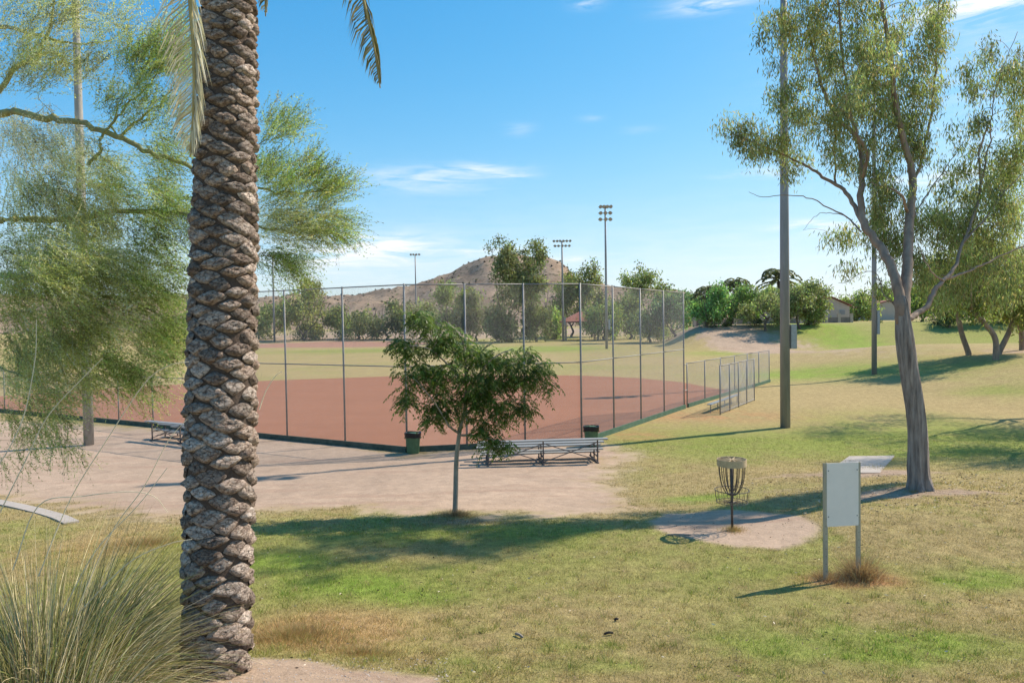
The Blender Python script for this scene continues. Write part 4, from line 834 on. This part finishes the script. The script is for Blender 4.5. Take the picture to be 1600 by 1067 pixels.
for sx in (-1, 1):
    for sy in (-1, 1): MB().box(b+(sx*w*.8, sy*w*.8, h/2-.18), (.5, .5, h-.32)).build('column', MT['stucco'], root)

# ------------------------------------------------------------------ young tree in the centre
yb = at(711, 802); YY = yb[1]; T2 = empty('young_ash_tree', yb, 'young dark leafed tree with a thin pale trunk in front of the backstop', 'tree')
sk = Skel(); q = lambda px, py, dy=0: pt(px, py, YY+dy)
sk.add_limb([yb+(0, 0, -.1), q(712, 770), q(713, 720), q(716, 690), q(720, 665), q(726, 640), q(728, 610), q(727, 570), q(722, 530), q(700, 505)], .068, .02, 12)
for L in [[(716, 676, 0), (704, 668, -.2), (695, 655, -.3), (680, 630, -.5), (660, 605, -.6), (645, 590, -.6)], [(720, 665, 0), (712, 640, .2), (700, 615, .4), (680, 595, .6), (665, 570, .7)], [(724, 650, 0), (745, 635, .2), (765, 625, .3), (790, 600, .4), (820, 580, .4)], [(727, 620, 0), (745, 590, -.3), (770, 560, -.5), (800, 545, -.5)], [(726, 600, 0), (700, 570, -.2), (670, 545, -.4), (640, 540, -.5)], [(728, 585, 0), (750, 550, .4), (780, 530, .5)], [(722, 680, 0), (740, 680, -.2), (760, 685, -.3), (790, 690, -.4)], [(727, 570, 0), (690, 530, .2), (665, 505, .3), (652, 488, .3)]]:
    sk.add_limb([q(*p) for p in L], .032, .008, 8, 5, .006)
BL = [(655, 497, 0, 13, 13, .2, 9), (690, 530, 0, 42, 22, .6, 24), (730, 548, 0, 45, 22, .8, 22), (785, 560, 0, 50, 16, .7, 18), (825, 552, 0, 14, 9, .3, 4), (670, 515, 0, 16, 16, .4, 8), (700, 640, 0, 30, 20, .5, 12), (780, 640, 0, 34, 22, .5, 14), (750, 610, .3, 30, 22, .5, 14), (640, 545, 0, 28, 18, .5, 14), (660, 580, 0, 40, 25, .7, 24), (705, 585, -.2, 42, 30, .9, 26), (760, 590, -.1, 50, 35, .9, 34), (815, 590, 0, 38, 28, .7, 22), (845, 575, 0, 16, 16, .3, 8), (640, 620, 0, 18, 20, .4, 10), (675, 655, -.2, 8, 10, .2, 4), (690, 630, 0, 22, 20, .4, 11), (740, 635, 0, 24, 24, .5, 14), (800, 630, 0, 35, 16, .5, 14), (757, 665, -.1, 16, 18, .3, 9), (765, 692, -.2, 18, 6, .2, 6), (790, 695, -.3, 9, 5, .1, 4), (852, 610, 0, 10, 12, .2, 3), (618, 535, 0, 8, 5, .1, 3)]
C = blobs([(a, b, YY+y, rx, ry, ry2, n) for (a, b, y, rx, ry, ry2, n) in BL]); sk.grow(C, .005, .012, 4, .05)
sk.limb.build('trunk', MT['bark_pale'], T2, True); sk.twig.build('twigs', MT['bark_pale'], T2, True)['kind'] = 'stuff'
# drooping compound leaves: each a stem with leaflets either side
def compound(C, per, parent, col, Ls=.28, Ll=.10, Wl=.028):
    n = len(C)*per; P = np.repeat(C, per, 0)+rng.normal(size=(n, 3))*.07; a = rng.random(n)*2*math.pi; D0 = np.stack([np.cos(a), np.sin(a), rng.uniform(-.5, .5, n)], -1); D0 = unit(D0)
    k = 6; Ps = []; Ds = []; Cs = []; c0 = vary(col, n, .28, (.16, .21, .04), .14)
    for j in range(k):
        t = (j+1)/k; p = P+D0*Ls*t+np.array([0, 0, -1.])*Ls*.55*t*t; T = unit(D0+np.array([0, 0, -1.1*t]))
        side = unit(np.cross(T, (0, 0, 1.)))
        for sg in (-1, 1): Ps.append(p); Ds.append(T*.8+side*sg*.8+np.array([0, 0, -.45])+rng.normal(size=(n, 3))*.15); Cs.append(c0*(1+.1*rng.normal(size=(n, 1))))
    P = np.concatenate(Ps); V, F, CC = leaf_mesh(P, np.concatenate(Ds), Ll*rng.uniform(.7, 1.2, len(P)), Wl*rng.uniform(.8, 1.2, len(P)), np.clip(np.concatenate(Cs), .005, .6), np.tile([0, 0, 1.], (len(P), 1))+rng.normal(size=(len(P), 3))*.4)
    return mk('crown', V, F, MT['leaf'], parent, CC)
compound(C, 8, T2, (.12, .18, .042))

# ------------------------------------------------------------------ fine leafed tree on the left
PVY = 11.0; pvb = np.array([-11.0, 12.0, Hs(-11, 12)]); T3 = empty('palo_verde_tree', pvb, 'fine leafed yellow green tree sweeping in from the left behind the palm', 'tree')
sk = Skel(); q = lambda px, py, dy=0: pt(px, py, PVY+dy)
f0 = pvb+(.4, 0, 1.6)
sk.add_limb([pvb+(0, 0, -.3), pvb+(.1, 0, .8), f0], .24, .19, 12)
for L, r0, r1 in [([f0, q(-150, 330, 1), q(-60, 225, .6), q(0, 178, .3), q(60, 182, .2), q(120, 192, 0), q(180, 212, 0), q(235, 238, 0), q(300, 262, 0), q(360, 285, 0), q(420, 298, 0), q(480, 300, -.1), q(530, 292, -.1)], .085, .008),
    ([q(138, 258, 0), q(155, 238, -.1), q(158, 215, -.1), q(180, 190, -.1), q(200, 165, -.1), q(225, 140, 0), q(250, 115, 0)], .028, .01), ([q(200, 222, 0), q(175, 200, 0), q(185, 165, .1), q(205, 140, .1)], .02, .008), ([q(190, 212, 0), q(225, 180, .2), q(262, 150, .3), q(280, 120, .3)], .022, .008),
    ([f0, q(-120, 380, .5), q(0, 345, .3), q(100, 345, .3), q(190, 330, .2), q(280, 335, 0), q(380, 350, 0), q(460, 365, 0)], .09, .012), ([f0, q(-180, 150, 1.2), q(-60, 60, 1), q(0, 42, .8), q(60, 55, .8), q(120, 70, .8), q(175, 62, .8)], .07, .008),
    ([f0, q(-150, 450, .3), q(0, 430, 0), q(110, 455, -.2), q(200, 470, -.2), q(275, 510, -.2)], .08, .01), ([q(-60, 225, .6), q(20, 110, .4), q(60, 80, .4), q(80, 30, .4), q(90, -30, .4)], .05, .01),
    ([q(300, 262, 0), q(360, 240, .1), q(410, 222, .1), q(440, 205, .1)], .018, .006), ([f0, q(-160, 560, -.5), q(-20, 570, -.8), q(60, 600, -.9)], .05, .008)]:
    sk.add_limb(L, r0, r1, 8, 5, .015)
UR = (.62, 0, .70); DR = (.72, 0, -.35); DN = (.35, 0, -.85); RT = (.9, 0, .15); UP = (.2, 0, .95)
GY = (.58, .60, .22); GG = (.38, .47, .15); BE = (.72, .64, .42); YL = (.58, .60, .22); OLV = (.56, .57, .25)
SP = [(235, 110, 0, 55, 55, .7, 64, UR, GG), (265, 70, 0, 30, 35, .5, 20, UP, GG), (215, 175, 0, 60, 35, .6, 34, UR, GG), (430, 205, 0, 32, 22, .4, 22, UR, GG), (430, 285, 0, 65, 40, .7, 60, UR, GG), (505, 300, 0, 42, 26, .4, 36, UR, GG), (440, 345, 0, 70, 34, .7, 46, RT, OLV), (500, 350, 0, 45, 22, .4, 24, DR, GG), (430, 400, 0, 45, 28, .5, 24, DR, GG),
  (40, 60, .5, 75, 55, 1, 30, UR, OLV), (110, 30, .5, 70, 30, .8, 12, RT, OLV), (40, 120, .3, 60, 40, .8, 34, UR, YL), (130, 120, .3, 60, 45, .8, 24, UR, OLV), (55, 215, 0, 80, 55, 1, 54, DN, BE), (120, 260, 0, 70, 50, .8, 40, DR, OLV), (30, 300, -.3, 55, 50, .6, 36, DN, OLV), (210, 290, 0, 75, 40, .8, 40, DR, GG), (250, 340, 0, 55, 50, .7, 40, DR, GG),
  (120, 330, 0, 60, 40, .7, 34, DN, OLV), (70, 390, -.3, 95, 50, .9, 84, DR, GY), (60, 450, -.5, 95, 50, .9, 84, DR, GY), (160, 430, -.2, 60, 50, .7, 50, DR, OLV), (220, 430, 0, 60, 50, .7, 50, DR, GG), (250, 500, 0, 45, 50, .5, 46, DR, GG), (120, 510, -.3, 80, 45, .7, 60, DR, GY), (40, 530, -.6, 60, 50, .6, 34, DN, OLV), (180, 560, -.2, 70, 35, .6, 34, DR, GG), (60, 600, -.8, 70, 40, .5, 22, DR, OLV), (40, 650, -.9, 60, 35, .4, 9, DN, YL), (90, 680, -.9, 50, 30, .3, 5, DN, YL), (150, 300, .5, 130, 110, .6, 50, DR, OLV), (250, 240, .2, 45, 40, .6, 26, DR, GG), (80, 560, 0, 90, 60, .6, 36, DR, GY), (200, 600, 0, 60, 30, .5, 12, DR, GG), (30, 690, -.8, 50, 40, .4, 8, DN, YL), (60, 20, .6, 80, 40, 1, 26, UR, OLV), (180, 60, .3, 50, 50, .6, 14, UR, OLV)]
Vs = []; Fs = []; Cs = []; tw_ = []; AC = []; o_ = 0; TV = []; TF = []; TC = []; to = 0
for (px, py, dy, rx, ry, rY, n, dr_, col) in SP:
    C = blobs([(px, py, PVY+dy, rx*1.15, ry*1.15, rY, max(3, int(n*(.82 if py < 320 else 1.1))))]); AC.append(C); dr_ = np.array(dr_); nt_ = 17
    n_ = len(C)*nt_; B0 = np.repeat(C, nt_, 0)+rng.normal(size=(n_, 3))*.06; D0 = unit(dr_+rng.normal(size=(n_, 3))*.36); L0 = rng.uniform(.22, .58, n_)[:, None]; sag = (0, 0, -.10)
    cc = np.repeat(np.clip(1+.36*rng.normal(size=(len(C), 1)), .4, 1.8), nt_, 0)*vary(col, n_, .34, BE if col is not GG else (.26, .22, .09), .14)
    mid_ = B0+D0*L0*.55; tip = B0+D0*L0+np.array(sag)*L0
    for a_, b_ in ((B0, mid_), (mid_, tip)):
        Wv = unit(np.cross(b_-a_, rng.normal(size=(n_, 3))))*.0016; V = np.stack([a_-Wv, a_+Wv, b_+Wv*.7, b_-Wv*.7], 1).reshape(-1, 3); TV.append(V); TF.append(np.arange(len(V)).reshape(-1, 4)+to); to += len(V); TC.append(np.repeat(np.clip(cc*.95, 0, .6), 4, 0))
    for j in range(11):
        t = .15+.85*(j+rng.random((n_, 1)))/11; p = np.where(t < .55, B0+(mid_-B0)*t/.55, mid_+(tip-mid_)*(t-.55)/.45); D = D0*.6+rng.normal(size=(n_, 3))*.6
        V, F, CC = leaf_mesh(p, D, rng.uniform(.028, .052, n_), rng.uniform(.008, .015, n_), np.clip(cc*(1+.2*rng.normal(size=(n_, 1))), .01, .7)); Vs.append(V); Fs.append(F+o_); Cs.append(CC); o_ += len(V)
AC = np.concatenate(AC); sk.grow(AC, .0045, .009, 4, .02)
sk.limb.build('trunk', MT['bark_green'], T3, True); sk.twig.build('twigs', MT['bark_green'], T3, True)['kind'] = 'stuff'
mk('crown', np.concatenate(Vs), np.concatenate(Fs), MT['leaf'], T3, np.concatenate(Cs)); mk('twiglets', np.concatenate(TV), np.concatenate(TF), MT['leaf'], T3, np.concatenate(TC))

# ------------------------------------------------------------------ blades: strips that curve
def strips(B, D, L, droop, Wd, col, seg=4, side=None):
    n = len(B); D = unit(D); L = np.asarray(L)[:, None]; A = unit(np.cross(D, rng.normal(size=(n, 3)) if side is None else side)); Vv = []; P = B.copy(); d = D.copy()
    for k in range(seg+1):
        w = Wd*(1-(k/seg)**1.5*.92); Vv += [P-A*w*.5, P+A*w*.5]; P = P+d*L/seg; d = unit(d+np.array([0, 0, -1.])*np.asarray(droop)[:, None]/seg)
    V = np.stack(Vv, 1); m_ = V.shape[1]; b = np.arange(n)[:, None]*m_; F = np.concatenate([b+np.array([2*k, 2*k+1, 2*k+3, 2*k+2]) for k in range(seg)])
    return V.reshape(-1, 3), F, np.repeat(col, m_, 0)
def clump(c, n, L, R, cols, label, name='grass_clump', spread=1.0, group=None, droop=1.15, wd=.009, mb=.12):
    root = empty(name, c, label, 'ornamental grass', group); parts = []
    a = rng.random(n)*2*math.pi; e = .12+rng.beta(1.5, 1.15, n)*spread*.88; r = np.sqrt(rng.random(n))*R
    B = np.stack([c[0]+np.cos(a)*r, c[1]+np.sin(a)*r, H(c[0]+np.cos(a)*r, c[1]+np.sin(a)*r)-.02+mb*(1-r/R)], -1); a2 = a+rng.normal(size=n)*.35
    D = np.stack([np.cos(a2)*np.sin(e*1.35), np.sin(a2)*np.sin(e*1.35), np.cos(e*1.35)], -1)
    V, F, CC = strips(B, D, L*rng.uniform(.55, 1.15, n), rng.uniform(.5, 1.3, n)*droop*(.35+.8*e), wd, cols(n), 6); mk('blades', V, F, MT['blade'], root, CC); return root
GC1 = lambda n: vary((.27, .255, .10), n, .38, (.55, .45, .29), .36)
cg = np.array([-4.2, 6.25, 0]); cg[2] = Hs(cg[0], cg[1])
r1 = clump(cg, 6400, 1.6, .40, GC1, 'big arching clump of olive grass at the foot of the palm trunk', spread=1.35)
cg2 = np.array([-3.6, 5.2, 0]); cg2[2] = Hs(*cg2[:2]); clump(cg2, 3600, 1.15, .38, GC1, 'lower straw flecked grass clump in the bottom left corner', spread=1.1)
cg3 = np.array([-6.2, 6.6, 0]); cg3[2] = Hs(*cg3[:2]); clump(cg3, 2600, 1.3, .4, GC1, 'dim grass clump at the far left edge beside the concrete edging')
for L in [[(60, 900), (110, 780), (165, 690), (225, 600), (262, 572), (295, 565)], [(0, 800), (40, 720), (75, 650), (130, 590), (160, 560)], [(100, 1000), (170, 840), (225, 760), (262, 690), (292, 655)], [(95, 960), (150, 860), (215, 790), (262, 730)], [(20, 890), (60, 790), (130, 775), (200, 768), (240, 775), (262, 800)], [(-10, 740), (20, 690), (40, 640), (55, 560), (57, 500)], [(405, 640), (415, 612), (430, 588), (441, 580)], [(120, 960), (200, 880), (262, 850), (300, 842)]]:
    Yd = 6.1 if L[0][0] < 400 else 6.9
    p = smooth_poly([pt(x, y, Yd+.02*i) for i, (x, y) in enumerate(L)], 6); p[:, 2] += 0
    o = MB().tube(p, np.linspace(.0055, .0028, len(p)), 5).build('flower_stalk', MT['stalk'] if 'stalk' in MT else MT.setdefault('stalk', mat('stalk', (.74, .62, .42), nscale=20, namt=.2)), r1)

# ------------------------------------------------------------------ lawn blades
def lawn(n, y0, y1, hgt, wd, name, label, pw=1.0):
    Yv = y0+(y1-y0)*rng.random(n)**pw; hx = Yv*.80+.6; Xv = rng.uniform(-1, 1, n)*hx; c, b, r = tint(Xv, Yv)
    k = (b < .35+.25*rng.random(n)) & (r < .3); Xv, Yv, c = Xv[k], Yv[k], c[k]; n = len(Xv); Zv = H(Xv, Yv)
    dryf = np.clip(ell(Xv, Yv, 480, 985, 110, 45)+ell(Xv, Yv, 190, 870, 110, 40), 0, 1); B = np.stack([Xv, Yv, Zv-.005], -1); D = np.stack([rng.normal(size=n)*.5, rng.normal(size=n)*.5, np.ones(n)], -1); D = unit(D)
    hh = hgt*rng.uniform(.45, 1.3, n)*(1+.9*dryf*rng.random(n)); A = unit(np.cross(D, rng.normal(size=(n, 3))))*wd*.5; V = np.stack([B-A, B+A, B+D*hh[:, None]], 1).reshape(-1, 3)
    col = c*np.clip(1.12+.28*rng.normal(size=(n, 1)), .5, 1.9); w = rng.random(n) < .16; col[w] = np.array([.44, .34, .20])*rng.uniform(.7, 1.15, (w.sum(), 1))
    tag(mk(name, V, np.arange(n*3).reshape(-1, 3), MT['blade'], None, np.repeat(np.clip(col, .01, .8), 3, 0)), label, 'grass', kind='stuff')
lawn(230000, 6.2, 14, .042, .0065, 'grass', 'short patchy green and straw grass of the near lawn')
lawn(150000, 14, 30, .05, .013, 'grass', 'short grass blades of the middle lawn')
nt3 = 1500; ty_ = 6.5+11*rng.random(nt3)**1.2; tx_ = rng.uniform(-1, 1, nt3)*(ty_*.75); c, b, r = tint(tx_, ty_); k = (b < .3); tx_, ty_, c = tx_[k], ty_[k], c[k]; kk = 22
tx2 = np.repeat(tx_, kk)+rng.normal(size=len(tx_)*kk)*.045; ty2 = np.repeat(ty_, kk)+rng.normal(size=len(tx_)*kk)*.045; D = np.stack([(tx2-np.repeat(tx_, kk))*9, (ty2-np.repeat(ty_, kk))*9, np.ones(len(tx2))], -1)
sel = np.where((rng.random(len(tx_)) < .35)[:, None], np.array([.43, .31, .17]), c*np.array([.80, 1.05, .75])); V, F, CC = strips(np.stack([tx2, ty2, H(tx2, ty2)-.01], -1), D, rng.uniform(.05, .11, len(tx2)), rng.uniform(.3, 1.3, len(tx2)), .006, np.repeat(sel, kk, 0)*np.clip(1+.25*rng.normal(size=(len(tx2), 1)), .5, 1.6), 2)
tag(mk('grass_tufts', V, F, MT['blade'], None, np.clip(CC, .01, .8)), 'taller tufts standing out of the near lawn', 'grass', kind='stuff')
def tuft(px, py, n, R, h, cols, label, ry=1.0):
    c = at(px, py); a = rng.random(n)*2*math.pi; r = np.abs(rng.normal(size=n))*R*.6; x = c[0]+np.cos(a)*r; y = c[1]+np.sin(a)*r*ry
    B = np.stack([x, y, H(x, y)-.01], -1); D = np.stack([np.cos(a)*.4+rng.normal(size=n)*.35, np.sin(a)*.4+rng.normal(size=n)*.35, np.ones(n)], -1)
    V, F, CC = strips(B, D, h*rng.uniform(.35, 1.1, n)*np.exp(-(r/R)**2*.6), rng.uniform(.2, 1.2, n), .0045, cols(n), 3)
    tag(mk('dry_weeds', V, F, MT['blade'], None, CC), label, 'weeds', kind='stuff')
WC = lambda n: vary((.36, .22, .12), n, .25, (.48, .36, .22), .3); WG = lambda n: vary((.46, .31, .15), n, .2, (.30, .30, .12), .15)
tuft(1345, 903, 1500, .34, .50, WC, 'tall dry brown weeds round the right sign post'); tuft(1292, 905, 700, .30, .22, WC, 'short dry weeds round the left sign post'); tuft(1320, 912, 1300, .75, .10, WC, 'low orange dead grass below the sign', .4)
tuft(1146, 829, 900, .28, .15, WG, 'ring of straw grass round the basket pole'); tuft(712, 806, 1500, .55, .22, WC, 'ring of dead brown grass round the young tree', .5)
tuft(450, 995, 7000, 1.0, .16, WG, 'golden dead grass on the bank right of the palm trunk', .8); tuft(560, 1020, 2600, .9, .10, WG, 'thin golden dead grass on the lower bank', .6); tuft(230, 850, 2600, 1.1, .20, WG, 'golden dead grass left of the palm trunk', .5); tuft(1432, 768, 500, .5, .10, WG, 'sparse straw round the foot of the grey trunk', .6)

# ------------------------------------------------------------------ pebbles and bark litter
n = 900; px = rng.uniform(250, 700, n); py = rng.uniform(1028, 1085, n); Vl = []; Fl = []; m0 = 0
for a, b in zip(px, py):
    c = at(a, b)
    s = random.uniform(.004, .014); R3 = rng.normal(size=(7, 3))*.25*s; Vl.append(c+ICO*s*np.array([1, 1, .6])+R3); Fl.append(ICF+m0); m0 += 7
tag(mk('gravel', np.concatenate(Vl), np.concatenate(Fl), MT['stone']), 'small pebbles scattered on the sandy soil below the palm', 'gravel', kind='stuff')
for (px, py, L, w, ang, m_, lab) in [(963, 971, .06, .035, .3, 'darkwood', 'dark curled leaf lying on the near lawn'), (951, 993, .13, .03, .1, 'darkwood', 'dark stick lying below the curled leaf on the near lawn'), (811, 996, .17, .035, -.9, 'palewood', 'pale strip of bark lying on the near lawn'), (1060, 838, .5, .03, -.15, 'palewood', 'thin fallen branch at the edge of the basket patch')]:
    c = at(px, py)+(0, 0, .02); d = np.array([math.cos(ang), math.sin(ang), 0]); p = smooth_poly([c-d*L/2, c+(0, 0, .02), c+d*L/2+(0, .01, .005)], 4)
    o = MB().tube(p, np.array([.3]+[1]*(len(p)-2)+[.3])*w/2, 6).build('bark_strip', MT[m_], None); tag(o, lab, 'bark litter')

def litter(n, name, label, region, size, col):
    Yv = region[2]+(region[3]-region[2])*rng.random(n); Xv = rng.uniform(region[0], region[1], n); c, b, r = tint(Xv, Yv); k = r < .3; Xv, Yv = Xv[k], Yv[k]; n = len(Xv)
    D = np.stack([rng.normal(size=n), rng.normal(size=n), rng.normal(size=n)*.15], -1); V, F, CC = leaf_mesh(np.stack([Xv, Yv, H(Xv, Yv)+.03], -1), D, size*rng.uniform(.5, 1.4, n), size*.35*rng.uniform(.6, 1.3, n), vary(col, n, .35, (.50, .42, .32), .3), rng.normal(size=(n, 3))*.3+np.array([0, 0, .05]))
    tag(mk(name, V, F, MT['dryleaf'], None, CC), label, 'leaf litter', kind='stuff')
litter(1500, 'leaf_litter', 'fallen dry leaves strewn over the near lawn', (-6, 11, 7, 16), .05, (.16, .11, .07))
litter(900, 'leaf_litter', 'fallen leaves and bark crumbs round the large grey trunk', (6, 13, 14.5, 19.5), .07, (.20, .14, .10))
# ------------------------------------------------------------------ desert haze
HZ_ON = True
if HZ_ON:
    m, t, o = new_mat('haze'); v = N(t, 'ShaderNodeVolumePrincipled'); v.inputs['Density'].default_value = 0.00003; v.inputs['Color'].default_value = (.93, .96, 1, 1); v.inputs['Anisotropy'].default_value = .2; link(t, v.outputs[0], o.inputs['Volume'])
    b = MB().box((0, 4000, 250), (20000, 10000, 520)).build('haze', m); tag(b, 'thin pale desert haze over the whole park', 'haze', kind='stuff')
